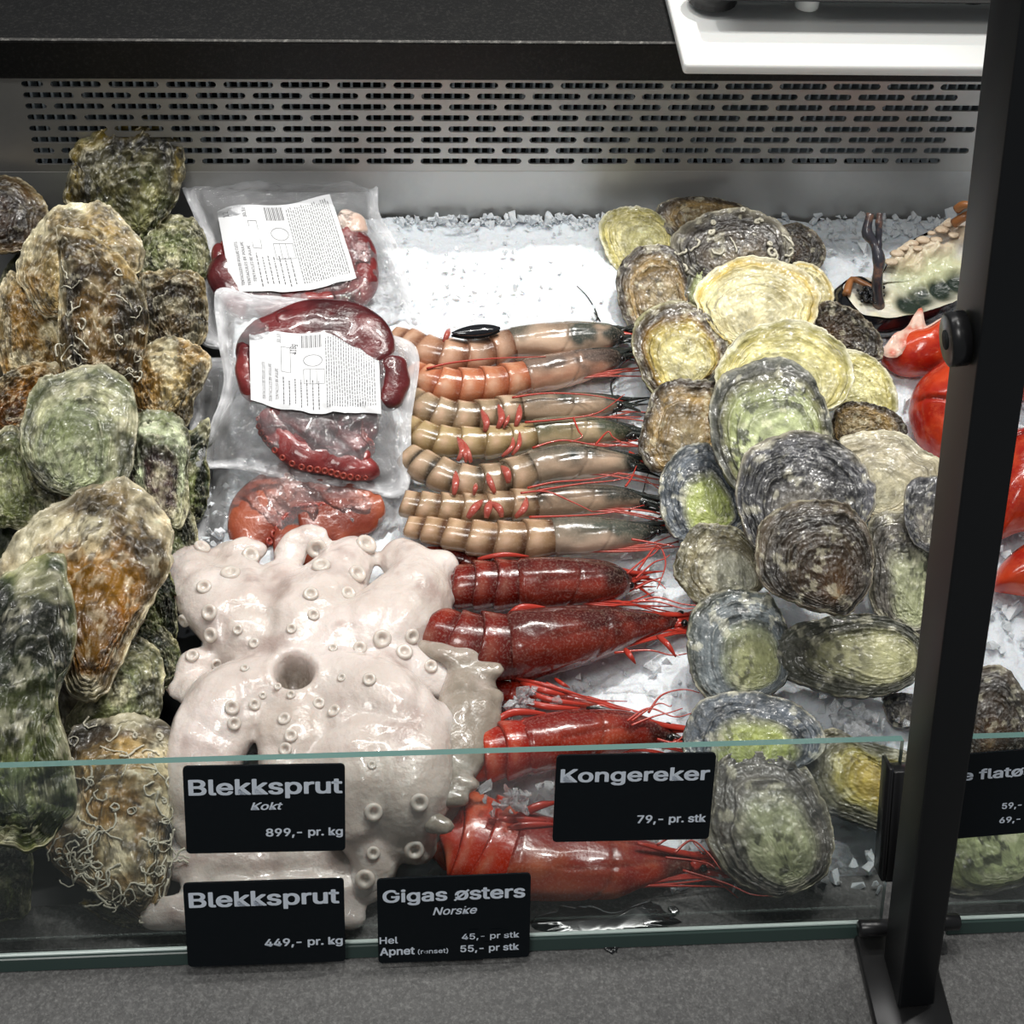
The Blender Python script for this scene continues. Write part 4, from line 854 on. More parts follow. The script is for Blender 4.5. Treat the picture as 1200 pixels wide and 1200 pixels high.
REDB = dict(blob=.15, ab=('#a01c08', '#c84418', '#701006', '#4c0c06'), ca=('#8e2010', '#ad4a30', '#6a1c1a', '#3c1a16'), bandw=.5, dk=.2, fade=.35)
REDC = dict(blob=.2, ab=('#b82c0c', '#d85a20', '#8e1a0a', '#7a1408'), ca=('#9c2c14', '#b8603c', '#7e2422', '#5a3028'), bandw=.5, dk=.2, fade=.3)
RG = 'red king prawns on the ice beside the octopus'
prawn('red_prawn', [(498,650,18),(515,650,22),(540,655,22),(560,662,20)], [(580,662,18),(600,665,16),(620,668,14),(640,670,8)], 'thin red tail of a prawn mostly hidden above the uppermost red prawn', RG, RED, 50, nseg=3, red=True, eyes=False, rostrum=False)
prawn('red_prawn', [(522,690,34),(540,688,50),(565,686,58),(595,685,60)], [(612,684,61),(660,684,60),(710,683,48),(745,682,22)], 'uppermost whole red king prawn, just below the tiger prawns', RG, RED, 51, hb=.006, nseg=4, red=True,
      legs=[(560,655,590,650,620,652,6)], ant=[(.02,(735,672),(755,655),(765,650),(775,640)), (.02,(745,678),(765,660),(778,655),(785,650)), (.02,(748,668),(770,640),(780,660),(770,690)), (.02,(745,690),(765,680),(775,685),(780,690))])
prawn('red_prawn', [(505,738,34),(515,745,64),(545,755,76),(580,758,80)], [(605,757,82),(650,750,76),(710,740,58),(755,732,34),(810,727,6)], 'largest dark red king prawn with a long pointed head, second below the tiger prawns', RG, RED, 52, hb=.008, nseg=4, red=True,
      legs=[(595,722,610,712,640,712,8),(605,728,630,720,650,718,6),(770,745,782,755,792,770,7),(732,760,738,768,745,778,7)], ant=[(.02,(745,706),(770,700),(800,708),(830,710)), (.02,(740,705),(770,705),(800,713),(820,712)), (.015,(720,765),(760,762),(790,768),(820,762))])
prawn('red_prawn', [(540,812,18),(560,810,28),(590,812,32),(620,815,30)], [(640,818,26),(660,820,20),(690,825,14),(712,830,8)], 'red prawn with bunched legs partly under ice chips, between the two big ones', RG, REDB, 53, hb=.0, nseg=3, red=True, eyes=False,
      legs=[(610,800,640,810,665,815,8),(612,808,645,820,690,826,7),(600,818,640,828,680,830,8),(605,795,640,803,690,818,5),(650,795,660,802,668,806,5)], ant=[(.02,(640,800),(670,812),(700,820),(735,822)), (.02,(760,835),(775,815),(800,808),(820,812))])
prawn('red_prawn', [(540,905,30),(552,892,48),(575,884,62),(600,878,68)], [(620,874,68),(675,864,62),(735,858,46),(795,862,14)], 'bright red king prawn crossed by the top edge of the glass', RG, REDB, 54, hb=.010, nseg=4, red=True,
      legs=[(575,850,600,835,640,836,9),(590,856,620,846,660,846,8)], ant=[(.026,(735,845),(760,830),(790,840),(810,836)), (.026,(740,850),(765,840),(785,835),(800,830)), (.026,(740,845),(770,825),(785,828),(787,826)), (.02,(770,866),(790,870),(803,860),(808,856))])
prawn('red_prawn', [(506,1002,50),(520,985,92),(548,982,112),(580,990,116)], [(610,1000,112),(660,1008,96),(720,1012,78),(780,1010,40),(835,1014,6)], 'nearest orange-red king prawn behind the glass with ice on its back', RG, REDC, 55, hb=.001, sq=.52, nseg=4, red=True,
      legs=[(560,972,590,962,640,962,12),(575,980,610,968,655,966,9),(600,960,630,945,655,940,10)], ant=[(.02,(790,1000),(810,985),(830,1000),(845,1020)), (.02,(780,1005),(810,1008),(830,1012),(838,1018)), (.015,(800,1020),(850,1035),(880,1048),(905,1050)), (.015,(770,990),(800,975),(815,990),(825,1000))])
def add_chips(center, n, spread, label, size=.004):
    rng = np.random.default_rng(int(center[0])); parts = []
    for _ in range(n):
        x, y = rng.normal(center[0], spread[0]), rng.normal(center[1], spread[1]); p = ice(x, y, center[2]+rng.uniform(-.003, .003))
        parts.append(chip_vf(p, size*rng.lognormal(0, .35), rng))
    V, Fc = join(parts); o = mk('ice_lump', V, Fc, M['clear'], smooth=False); tag(o, label, 'ice')
    o['kind'] = 'stuff'
add_chips((600, 940, .034), 26, (22, 12), 'clump of melting ice on the nearest orange-red prawn')
add_chips((610, 822, .022), 22, (20, 8), 'small clump of ice on the red prawn legs')
add_chips((1000, 848, .018), 34, (24, 16), 'heap of clear ice beside the post', .0050)

# mussel on the topmost tiger prawn
def mussel():
    OX, OY_ = ice(529, 392, .026), ice(586, 386, .026); ax = nrm(OX-OY_); L = np.linalg.norm(OX-OY_)
    u = np.linspace(0, 1, 24); P = OY_+ax*L*u[:, None]; R = L*.17*np.sin(np.clip(u, 0.02, .98)*math.pi)**.6*(1-.25*u)
    root = empty('mussel', P[12]-ICE_N*.008)
    for s in (1, -1):
        Q = P+ICE_N*s*.0012; A = np.cross(ax, ICE_N); th = np.linspace(0, math.pi, 14)*s
        V = Q[:, None]+R[:, None, None]*(A*np.cos(th)[None, :, None]+ICE_N*np.sin(th)[None, :, None]*.62)
        mk('shell_half', V.reshape(-1, 3), grid_faces(24, 14, False), M['mussel'], root)
    tag(root, 'small closed black mussel on the topmost tiger prawn', 'mussel')
mussel()

# ------------------------------------------------------------------ octopuses
def remesh(V, Fc, voxel, smooth):
    me = bpy.data.meshes.new('tmp'); me.from_pydata(V.tolist(), [], Fc); ob = bpy.data.objects.new('tmp', me); COL.objects.link(ob)
    m = ob.modifiers.new('r', 'REMESH'); m.mode = 'VOXEL'; m.voxel_size = voxel; m.use_smooth_shade = True
    s = ob.modifiers.new('s', 'SMOOTH'); s.factor = .5; s.iterations = smooth
    dg = bpy.context.evaluated_depsgraph_get(); me2 = bpy.data.meshes.new_from_object(ob.evaluated_get(dg))
    bpy.data.objects.remove(ob); nv = len(me2.vertices); A = np.empty(nv*3); me2.vertices.foreach_get('co', A); F_ = [list(p.vertices) for p in me2.polygons]
    bpy.data.meshes.remove(me2); return A.reshape(-1, 3), F_
_b = bmesh.new(); bmesh.ops.create_icosphere(_b, subdivisions=2, radius=1); SPH = bm_data(_b)
def blobs(chains, flat=.62, dens=.28, k_=1.0):
    parts = []
    for ch in chains:
        P = []; 
        for p in ch:
            q0 = ice(p[0], p[1], .02); r = p[2]/2*pxm(q0)*(k_ if p[2] > 60 else 1); q = ice(p[0], p[1], p[3]); P.append([*q, r])
        P = np.array(P); L = np.linalg.norm(np.diff(P[:, :3], axis=0), axis=1).sum() if len(P) > 1 else 0
        n = max(1, int(L/(P[:, 3].mean()*dens))+1); D = smooth_line(P, n) if n > 1 else P[:1]
        for d in D:
            V, Fc = SPH; V = V*d[3]; k = V@ICE_N; V = V-np.outer(k*(1-flat), ICE_N); parts.append((V+d[:3], Fc))
    return join(parts)
def sucker_vf():
    prof = [(0, .05), (.30, .05), (.42, .42), (.62, .62), (.86, .60), (1.0, .38), (1.0, 0), (.86, -.6)]
    n = 18; V = [];
    for r, z in prof:
        for k in range(n): a = 2*math.pi*k/n; V.append((r*math.cos(a), r*math.sin(a), z))
    return np.array(V), grid_faces(len(prof), n)
_sv, _sf = sucker_vf(); _sv = _sv*np.array([1, 1, .72]); SUCK = new_mesh('sucker', _sv, _sf, M['sucker'])
def octopus(name, chains, suckers, label, tint, hole=None, voxel=.0028, sm=10, flat=.62, seed=7, cat='octopus', group='raw octopuses', kk=1.0):
    V, Fc = blobs(chains, flat, k_=kk); V, Fc = remesh(V, Fc, voxel, sm)
    # loose skin folds
    nz = fbm(V[:, 0]*30, V[:, 1]*30, V[:, 2]*30, 3, seed); V = V+ICE_N*(nz*.0035)[:, None]
    fold = 1-np.abs(fbm(V[:, 0]*26, V[:, 1]*16, V[:, 2]*20, 2, seed+3))*6; V = V-ICE_N*(np.clip(fold, 0, 1)*.0022)[:, None]
    wr = 1-np.abs(fbm(V[:, 0]*34+V[:, 1]*30, V[:, 1]*34-V[:, 0]*30, V[:, 2]*40, 3, seed+5))*5; side_ = np.clip(vnoise(V[:, 0]*12, V[:, 1]*12, seed=seed+6)*1.6, 0, 1)
    V = V-ICE_N*(np.clip(wr, 0, 1)*side_*.0028)[:, None]
    if hole:
        bt = BVHTree.FromPolygons(V.tolist(), Fc); h_ = bt.ray_cast(Vector(CAM), Vector(ray(*hole[:2])))[0]
        if h_ is not None:
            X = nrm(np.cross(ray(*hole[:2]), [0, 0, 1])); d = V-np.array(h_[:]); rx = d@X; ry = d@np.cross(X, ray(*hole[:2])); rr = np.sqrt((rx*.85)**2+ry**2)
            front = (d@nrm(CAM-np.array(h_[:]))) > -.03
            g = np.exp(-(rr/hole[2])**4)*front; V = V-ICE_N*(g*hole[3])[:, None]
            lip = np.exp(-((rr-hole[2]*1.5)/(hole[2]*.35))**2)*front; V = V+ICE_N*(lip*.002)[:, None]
    n1 = fbm(V[:, 0]*22, V[:, 1]*22, V[:, 2]*22, 4, seed+8); n2 = fbm(V[:, 0]*60, V[:, 1]*60, V[:, 2]*60, 3, seed+9)
    a, b, c_ = [S(t) for t in tint]
    col = a+(b-a)*np.clip(.5+1.4*n1, 0, 1)[:, None]; k = np.clip(n2*2.0-.35, 0, .7)[:, None]; col = col*(1-k)+c_*k
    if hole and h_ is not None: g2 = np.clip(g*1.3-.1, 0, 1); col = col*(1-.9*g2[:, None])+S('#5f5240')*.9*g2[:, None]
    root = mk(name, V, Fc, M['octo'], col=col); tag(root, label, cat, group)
    bt = BVHTree.FromPolygons(V.tolist(), Fc); org = np.array(root.location)
    for (x, y, r) in suckers:
        h_, nn, _, _ = bt.ray_cast(Vector(CAM), Vector(ray(x, y)))
        if h_ is None: continue
        nn = Vector(nrm(np.array(nn[:])*.75+nrm(CAM-np.array(h_[:]))*.35)); rad = r*pxm(h_[:])
        o = bpy.data.objects.new('sucker', SUCK); COL.objects.link(o); o.parent = root
        o.location = Vector(np.array(h_[:])-org); o.rotation_euler = nn.to_track_quat('Z', 'Y').to_euler(); o.scale = (rad*.92, rad*.92, rad)
    return root
RAWT = ('#c9bcb2', '#e4d8d2', '#a8928b')
G1 = lambda X, Y: (190+X/3.243, 610+Y/3.243)
s1 = [(335,135,12),(260,205,13),(160,255,10),(182,350,11),(187,435,10),(288,415,7),(350,467,7),(588,105,13),(605,175,12),(773,95,14),(740,205,12),(565,282,10),(705,278,10),(575,360,8),(492,412,7),
      (650,485,6),(752,485,9),(835,450,12),(948,440,10),(920,502,11),(1020,555,9),(788,605,9),(683,598,6),(595,695,8),(655,725,9),(490,662,6),(440,632,5),(350,700,8),(382,665,5),(265,712,10),(205,548,8),(315,562,6),
      (465,755,9),(272,772,9),(490,820,9),(470,870,9),(115,515,9),(85,380,9),(20,610,8),(150,105,11)]
sk = [(*G1(x, y), r) for x, y, r in s1]
sk += [(180+x/2.857, 720+y/2.857, r) for x, y, r in ((735,662,12),(890,630,12),(872,788,13),(708,888,13),(730,505,6),(712,960,10),(735,800,9))]
octopus('octopus', [
 [(345,785,90,.024),(290,740,112,.022),(245,700,100,.018),(222,662,60,.012)], [(290,735,110,.022),(285,690,80,.018),(265,658,56,.012)],
 [(345,780,110,.026),(360,730,125,.026),(385,690,105,.022),(410,655,72,.014)], [(350,780,110,.024),(430,745,130,.028),(475,710,120,.026),(490,680,90,.020),(470,655,64,.014)],
 [(470,720,100,.024),(510,700,50,.020),(528,690,26,.020)], [(490,680,70,.022),(515,664,46,.022),(525,663,30,.024)], [(500,715,50,.018),(520,725,30,.02)],
 [(340,650,40,.018),(345,635,34,.020),(368,628,36,.022)], [(300,645,30,.018),(285,640,30,.02)], [(330,690,90,.016),(300,760,110,.018)],
 [(340,795,90,.026),(275,820,125,.030),(245,865,115,.030),(235,920,100,.024),(230,970,70,.018)], [(230,780,50,.018),(215,795,30,.02)], [(205,805,24,.022),(225,810,40,.024)],
 [(345,800,90,.028),(345,860,105,.034),(345,930,90,.030),(350,960,60,.02)], [(360,800,100,.028),(430,820,140,.034),(470,860,135,.036),(480,920,120,.036),(478,965,90,.024),(487,990,54,.018)],
 [(370,775,80,.026),(450,785,90,.028),(510,785,70,.024)], [(430,830,120,.034),(420,900,140,.034),(415,960,90,.028)],
 [(480,860,100,.036),(525,850,60,.030),(545,845,36,.026)], [(420,960,80,.026),(440,1010,60,.014),(424,1035,44,.010)], [(500,790,60,.026),(540,805,40,.022)],
 ], sk, 'large pale pink-white octopus with its mouth hole facing up', RAWT, hole=(345, 787, .0075, .020), voxel=.0022, sm=6, seed=7, kk=.86, flat=.74)
octopus('octopus', [
 [(535,778,50,.022),(548,795,56,.026),(550,830,80,.028),(540,870,76,.030),(528,905,60,.028),(515,945,50,.022),(505,975,38,.016)],
 *[[(x-8, y, 30, .034), (x+dx+2, y+dy, 22, .034)] for x, y, dx, dy in ((553,768,4,-4),(575,785,4,-2),(578,815,2,0),(572,838,4,2),(560,865,6,2),(548,888,8,0),(545,915,6,4),(530,935,8,2),(515,965,6,4))],
 [(495,760,26,.030),(520,766,28,.034),(545,775,24,.034)]],
 [], 'small grey-beige knobbly octopus squeezed between the large one and the red prawns', ('#8f8578', '#a79c8f', '#6d6558'), voxel=.002, sm=5, flat=.75, seed=17)
octopus('octopus', [
 [(195,975,40,.012),(230,975,52,.014),(320,965,60,.016),(420,955,60,.014)], [(205,1012,44,.010),(260,1008,50,.012),(340,1005,52,.012),(420,1010,50,.010),(436,1040,40,.008)],
 [(182,1072,44,.008),(220,1068,50,.009),(300,1068,52,.009),(380,1066,50,.009),(412,1072,40,.007)], [(230,1035,40,.010),(330,1038,46,.011),(400,1040,44,.010)], [(300,990,60,.012),(380,1000,60,.012)]],
 [(497,994,3)], 'pale smooth octopus arms lying side by side behind the two Blekksprut tags', RAWT, voxel=.0024, sm=7, flat=.68, seed=27)

# ------------------------------------------------------------------ vacuum bags of cooked octopus
def bag(outline, h, t, hump, contents, label_q, label, seed, prints=True, hole=None):
    P2 = smooth_loop(outline, 200); c2 = P2.mean(0); C = ice(c2[0], c2[1], h)
    V_ = nrm(CAM-C); Nn = nrm((1-t)*ICE_N+t*V_); X = nrm(np.array([1, 0, 0])-Nn*Nn[0]); Y = np.cross(Nn, X)
    def loc(px, py, k=0): q = hit(px, py, C+Nn*k, Nn)-C; return np.array([np.dot(q, X), np.dot(q, Y)])
    O = np.array([loc(*p) for p in P2]); cen = O.mean(0); mr = 70; s = np.linspace(0, 1, mr)
    G = cen+s[:, None, None]*(O-cen)[None]; S_ = np.broadcast_to(s[:, None], G.shape[:2])
    def field(g, s_):
        z = hump*np.clip(1-(s_/.86)**5, 0, 1)
        r1 = 1-np.abs(fbm(g[..., 0]*42+g[..., 1]*20, g[..., 1]*36, o=3, seed=seed))*3.2; r2 = 1-np.abs(fbm(g[..., 0]*95, g[..., 1]*60-g[..., 0]*40, o=2, seed=seed+2))*3
        calm = 1.0
        if LQ:
            ex_ = LQ[1]-LQ[0]; ey_ = LQ[3]-LQ[0]; q_ = g-LQ[0]; u_ = (q_@ex_)/(ex_@ex_); v_ = (q_@ey_)/(ey_@ey_)
            dd = np.maximum(np.abs(u_-.5), np.abs(v_-.5))-.5; calm = .12+.88*np.clip(dd/.15, 0, 1)
        return z+calm*(np.clip(r1, -.3, 1)*.0030*(s_ < 2)*(1-.6*np.clip((s_-.9)/.1, 0, 1))+np.clip(r2, 0, 1)*.0012)+fbm(g[..., 0]*14, g[..., 1]*14, o=2, seed=seed+4)*.006*s_
    LQ = [loc(*p, hump) for p in label_q] if label_q else None
    z = field(G, S_)
    milk = .05+.20*np.exp(-((S_-.95)/.05)**2)+.55*np.clip(S_-.62, 0, 1)+.16*np.clip(fbm(G[..., 0]*25, G[..., 1]*25, o=3, seed=seed+7), 0, 1)
    W = C+G.reshape(-1, 2)[:, :1]*X+G.reshape(-1, 2)[:, 1:]*Y+z.reshape(-1, 1)*Nn
    root = empty('vacuum_bag', C-ICE_N*h); tag(root, label, 'bag', 'vacuum bags of cooked octopus')
    Fc = grid_faces(mr, 200)
    film = mk('film', W, Fc, M['film'], root, col=np.repeat(np.clip(milk, 0, 1).reshape(-1, 1), 3, 1))
    zb = -hump*.25*np.clip(1-S_**4, 0, 1)-.0005
    Wb = C+G.reshape(-1, 2)[:, :1]*X+G.reshape(-1, 2)[:, 1:]*Y+zb.reshape(-1, 1)*Nn
    mk('back_film', Wb, Fc, M['film'], root, col=np.repeat((milk*.8).reshape(-1, 1), 3, 1))
    # welded seam
    for f0, f1 in ((.955, .985),):
        ring = []
        for f in (f0, f1): ring.append(cen+(O-cen)*f)
        z0 = [field(r_, np.full(200, f)) for r_, f in zip(ring, (f0, f1))]
        Wr = np.vstack([C+r_[:, :1]*X+r_[:, 1:]*Y+(zz+.0006)[:, None]*Nn for r_, zz in zip(ring, z0)])
        mk('welded_seam', Wr, grid_faces(2, 200), M['film'], root, col=np.full((400, 3), .30))
    for kind, pts, cols in contents:              # pieces of tentacle inside
        P = []
        for p in pts:
            q = hit(p[0], p[1], C+Nn*hump*.45, Nn); P.append([*q, p[2]/2*pxm(q)])
        P = smooth_line(P, 40); uu_ = np.linspace(0, 1, 40); P[:, 3] *= np.clip(1-np.abs(uu_*2-1)**7, .02, 1)**.5*(1+.04*np.sin(uu_*19+seed)); T = np.gradient(P[:, :3], axis=0); T /= np.linalg.norm(T, axis=1)[:, None]+1e-9; A = np.cross(T, Nn); A /= np.linalg.norm(A, axis=1)[:, None]
        th = np.linspace(0, 2*math.pi, 28, endpoint=False); fl = np.clip(hump*.5/P[:, 3], .2, 1)
        V = P[:, None, :3]+P[:, 3][:, None, None]*(A[:, None]*np.cos(th)[None, :, None]+Nn*np.sin(th)[None, :, None]*fl[:, None, None])
        bump = fbm(V[..., 0]*120, V[..., 1]*120, V[..., 2]*120, 2, seed+11)*.0012; V = V+Nn*bump[..., None]
        c0_, c1_ = S(cols[0]), S(cols[1]); nn = np.clip(.5+1.3*fbm(V[..., 0]*70, V[..., 1]*70, V[..., 2]*70, 3, seed+13), 0, 1)[..., None]
        Fq = grid_faces(40, 28); Fq.append(list(range(28))[::-1]); Fq.append([39*28+i for i in range(28)])
        o = mk('tentacle', V.reshape(-1, 3), Fq, M['cooked'], root, col=(c0_+(c1_-c0_)*nn).reshape(-1, 3))
        if kind:                                   # row of suckers along one side
            for j in range(2, 38, 2):
                c_ = P[j, :3]+A[j]*P[j, 3]*.86*kind+Nn*hump*.22; rr_ = max(P[j, 3]*.20, .0016); me = COOKS
                q = bpy.data.objects.new('sucker', me); COL.objects.link(q); q.parent = o; q.location = Vector(c_-worldloc(o)); q.scale = (rr_, rr_, rr_)
                q.rotation_euler = Vector(nrm(Nn+A[j]*kind*.8)).to_track_quat('Z', 'Y').to_euler()
    if label_q:
        L = [loc(*p, hump) for p in label_q]       # TL TR BR BL
        def surf(u, v):
            u = np.asarray(u, float)[..., None]; v = np.asarray(v, float)[..., None]
            g = (L[0]*(1-u)+L[1]*u)*(1-v)+(L[3]*(1-u)+L[2]*u)*v
            g = g+(nrm(L[3]-L[0])*.0045)*(np.sin(u*6.0+seed)*(1-v)*.8+np.sin(u*4.2+seed+1)*v*.9)
            return g
        def lift(g, off):
            zz = field(g, np.interp(np.linalg.norm(g-cen, axis=-1), [0, np.linalg.norm(O-cen, axis=1).mean()], [0, 1]))+.0014+off; return C+g[..., :1]*X+g[..., 1:]*Y+zz[..., None]*Nn
        uu, vv = np.meshgrid(np.linspace(0, 1, 36), np.linspace(0, 1, 30)); Wl = lift(surf(uu, vv), 0)
        lb = mk('label', Wl.reshape(-1, 3), grid_faces(30, 36, False), M['paper'], root)
        parts = []
        def textblk(s, u0, v0, hgt, rot=True, width=None):
            V, Fc = text_vf(s, 1.0, .0); V = V[:, :2]*hgt*1.1
            if width: V[:, 0] *= width/max(V[:, 0].max(), 1e-6)
            if rot: U, Vv = u0+.03-V[:, 1], v0-V[:, 0]
            else: U, Vv = u0+V[:, 0], v0-V[:, 1]
            parts.append((lift(surf(np.clip(U, 0, 1), np.clip(Vv, 0, 1)), .0003), Fc))
        def rect(u0, v0, u1, v1): 
            uu = np.array([u0, u1, u1, u0]); vv = np.array([v0, v0, v1, v1]); parts.append((lift(surf(uu, vv), .0003), [[0, 1, 2, 3]]))
        textblk('TENTACULES DE POULPE CUITS', .085, .94, .042, width=.48); textblk('TENTACULES DE POULPE', .135, .94, .042, width=.48); textblk('TENTACLES DE PULPE', .185, .90, .042, width=.40)
        textblk('418g' if seed == 62 else '12', .33 if seed == 62 else .06, .28 if seed == 62 else .14, .085, width=.13 if seed == 62 else .08); textblk('30.10', .21, .16, .05, width=.12)
        for k in range(14):                        # barcode
            x = .40+k*.0115; rect(x, .03, x+(.004 if k % 3 else .007), .19)
        rng = random.Random(seed)
        for k in range(20):                        # lines of small print, too fine to read
            x = .585+k*.0195 if k < 20 else 0; y = .04+rng.random()*.05; end = .93
            while y < end:
                l_ = rng.uniform(.012, .05); rect(x, y, x+.0065, min(y+l_, end)); y += l_+.012
        for k in range(7):
            x = .25+k*.045; y = .58+rng.random()*.05
            while y < .92: l_ = rng.uniform(.01, .04); rect(x, y, x+.008, y+l_); y += l_+.012
        for (a, b, c_, d) in ((.24, .20, .31, .52), (.41, .46, .57, .64)):      # ruled boxes
            rect(a, b, c_, b+.004); rect(a, d, c_, d+.004); rect(a, b, a+.003, d); rect(c_, b, c_+.003, d)
        rect(.46, .46, .463, .64); rect(.51, .46, .513, .64)
        for k in range(24):                        # round stamp
            a0, a1 = k*math.pi/12, (k+1)*math.pi/12
            uu = np.array([.485+.07*math.cos(a0), .485+.07*math.cos(a1), .485+.074*math.cos(a1), .485+.074*math.cos(a0)]); vv = np.array([.35+.07*math.sin(a0), .35+.07*math.sin(a1), .35+.074*math.sin(a1), .35+.074*math.sin(a0)])
            parts.append((lift(surf(uu, vv), .0003), [[0, 1, 2, 3]]))
        V, Fc = join(parts); pr = mk('printing', V, Fc, M['print'], lb, smooth=False); pr['kind'] = 'stuff'
    return root
COOKS = new_mesh('cooked_sucker', *sucker_vf(), mat('cooked_sucker', (.30, .05, .035), .3, coat=.4))
DR = ('#3c1216', '#6e2628'); MR = ('#5a1a1e', '#8c3634'); BR_ = ('#7a3222', '#a85a40'); WH = ('#cdb0a0', '#e6d3c6')
bag([(213,212),(245,203),(330,199),(432,203),(445,250),(468,290),(482,350),(486,404),(420,410),(320,405),(238,404),(233,335),(240,290),(226,250)], .006, .35, .014,
    [(0, [(262,300,40),(268,330,46),(290,355,44),(350,360,40)], DR), (0, [(290,285,76),(350,305,96),(395,290,76)], DR), (0, [(280,330,50),(340,340,60),(410,330,60)], DR), (1, [(400,270,50),(420,300,44),(424,335,36),(400,352,30),(340,350,26)], MR),
     (0, [(395,255,26),(412,264,34),(416,278,30)], WH), (0, [(336,342,14),(352,344,16),(376,347,14)], WH), (-1, [(256,285,16),(258,320,20),(264,350,18)], MR)],
    ((254,244),(387,231),(418,327),(272,345)), 'upper clear vacuum bag of dark red octopus, against the steel wall', 61)
bag([(232,560),(222,500),(226,430),(262,420),(350,425),(440,430),(470,540),(482,600),(473,646),(400,655),(330,668),(260,645),(230,645)], .004, .30, .014,
    [(-1, [(440,590,50),(395,572,70),(345,572,76),(306,600,72),(290,648,60)], BR_), (0, [(350,618,80),(400,605,70),(450,590,50)], BR_), (0, [(320,640,60),(380,640,56)], BR_)],
    None, 'lowest vacuum bag with an orange-brown curled tentacle, partly under the middle one', 63)
bag([(254,340),(300,345),(360,350),(408,362),(450,388),(490,414),(482,495),(476,578),(420,576),(350,565),(270,549),(216,548),(245,500),(262,450),(256,400)], .030, .45, .013,
    [(0, [(300,420,50),(330,400,60),(400,400,60),(450,410,50)], DR), (1, [(310,480,40),(330,510,44),(350,530,40),(400,540,44),(445,556,30)], MR), (-1, [(400,490,60),(405,520,56),(430,545,40)], MR),
     (0, [(320,470,70),(360,505,80),(400,500,80),(430,470,60)], DR), (0, [(300,440,60),(320,400,70),(400,385,76),(455,425,60)], DR), (0, [(290,400,20),(288,440,24),(300,470,22)], MR), (0, [(455,420,40),(462,450,36),(450,480,26)], DR), (0, [(320,380,30),(370,375,40),(420,385,40)], DR)],
    ((292,385),(443,386),(447,493),(294,468)), 'middle clear vacuum bag overlapping the other two, its label showing 418g', 62)

# ------------------------------------------------------------------ crab and lobster pieces near the post
def claw(outline, h, label, seed, cut=None, t=.45, dome=.42, suture=None, thick=.2, cat='claw', name='crab_claw'):
    n = 90; P2 = smooth_loop(outline, n); c2 = P2.mean(0); C = ice(c2[0], c2[1], h); V_ = nrm(CAM-C); Nn = nrm((1-t)*ICE_N+t*V_)
    X = nrm(np.array([1, 0, 0])-Nn*Nn[0]); Y = np.cross(Nn, X)
    loc = lambda px, py: np.array([np.dot(hit(px, py, C, Nn)-C, X), np.dot(hit(px, py, C, Nn)-C, Y)])
    O = np.array([loc(*p) for p in P2]); cen = O.mean(0); size = np.linalg.norm(O-cen, axis=1).mean(); mr = 34
    s = np.sin(np.linspace(0, 1, mr)*math.pi/2); G = cen+s[:, None, None]*(O-cen)[None]; z = size*dome*2*np.sqrt(np.clip(1-s**2, 0, 1))[:, None]*np.ones((1, n))
    z = z+fbm(G[..., 0]*40, G[..., 1]*40, o=3, seed=seed)*.0015
    col = S('#a81f10')+(S('#cf4422')-S('#a81f10'))*np.clip(.4+1.6*fbm(G[..., 0]*90, G[..., 1]*90, o=4, seed=seed+1), 0, 1)[..., None]
    if suture:                                     # joint line across the shell
        A, B_ = loc(*suture[0]), loc(*suture[1]); d = nrm(B_-A); q = G-A; dist = q[..., 0]*d[1]-q[..., 1]*d[0]+.004*np.sin((q@d)/size*2.5); k = np.exp(-(dist/.0011)**2); z = z-k*.0022; col = col*(1-.6*k[..., None])
        z = z-(dist > 0)*.0012
    under = []
    for f, dd in ((.98, .35), (.9, .9), (.6, 1.5), (.02, 1.8)): under.append(np.concatenate([cen+(O-cen)*f, np.full((n, 1), -size*thick*dd)], 1))
    A_ = np.vstack([np.concatenate([G.reshape(-1, 2), z.reshape(-1, 1)], 1)]+under); W = C+A_[:, :1]*X+A_[:, 1:2]*Y+A_[:, 2:]*Nn
    cc = np.vstack([col.reshape(-1, 3), np.tile(S('#a81f10'), (4*n, 1))])
    root = empty(name, C-ICE_N*min(h, .01)); mk('shell', W, grid_faces(mr+4, n), M['lob'], root, col=cc); tag(root, label, cat, 'cooked red claw pieces')
    if cut:                                        # open face with white meat
        Q = smooth_loop(cut, 60); Cq = C+Nn*size*dome*1.25; q3 = np.array([hit(*p, Cq, nrm(Nn+np.array([0, .15, .3]))) for p in Q]); c3 = q3.mean(0)
        s2 = np.linspace(0, 1, 20); Gq = c3+s2[:, None, None]*(q3-c3); nz = fbm(Gq[..., 0]*120, Gq[..., 1]*120, Gq[..., 2]*120, 3, seed+5); Gq = Gq+Nn*(nz*.004+.003*(1-s2[:, None]**2))[..., None]
        c_ = S('#e9c9b8')+(S('#c8502c')-S('#e9c9b8'))*np.clip(nz*2.4-.25, 0, 1)[..., None]
        mk('meat', Gq.reshape(-1, 3), grid_faces(20, 60), M['meat'], root, col=c_.reshape(-1, 3))
    return root
claw([(1033,425),(1036,408),(1050,398),(1065,392),(1085,388),(1115,372),(1128,390),(1122,420),(1095,438),(1058,441)], .014, 'cut red claw end showing white meat, beside the halved dark crab', 71,
     cut=[(1034,412),(1048,392),(1062,384),(1072,368),(1080,362),(1088,384),(1108,372),(1118,364),(1116,386),(1090,398),(1066,408),(1048,420)])
claw([(1064,485),(1072,455),(1092,435),(1120,420),(1160,425),(1175,460),(1150,510),(1105,536),(1078,522)], .016, 'rounded glossy red claw whose end disappears behind the post', 72, suture=((1064,478),(1118,498)))
claw([(1160,560),(1172,520),(1195,505),(1240,510),(1250,560),(1235,610),(1190,625),(1165,632),(1150,600)], .022, 'mottled red claw on the far side of the post, above a smaller red piece', 73, suture=((1172,530),(1215,520)))
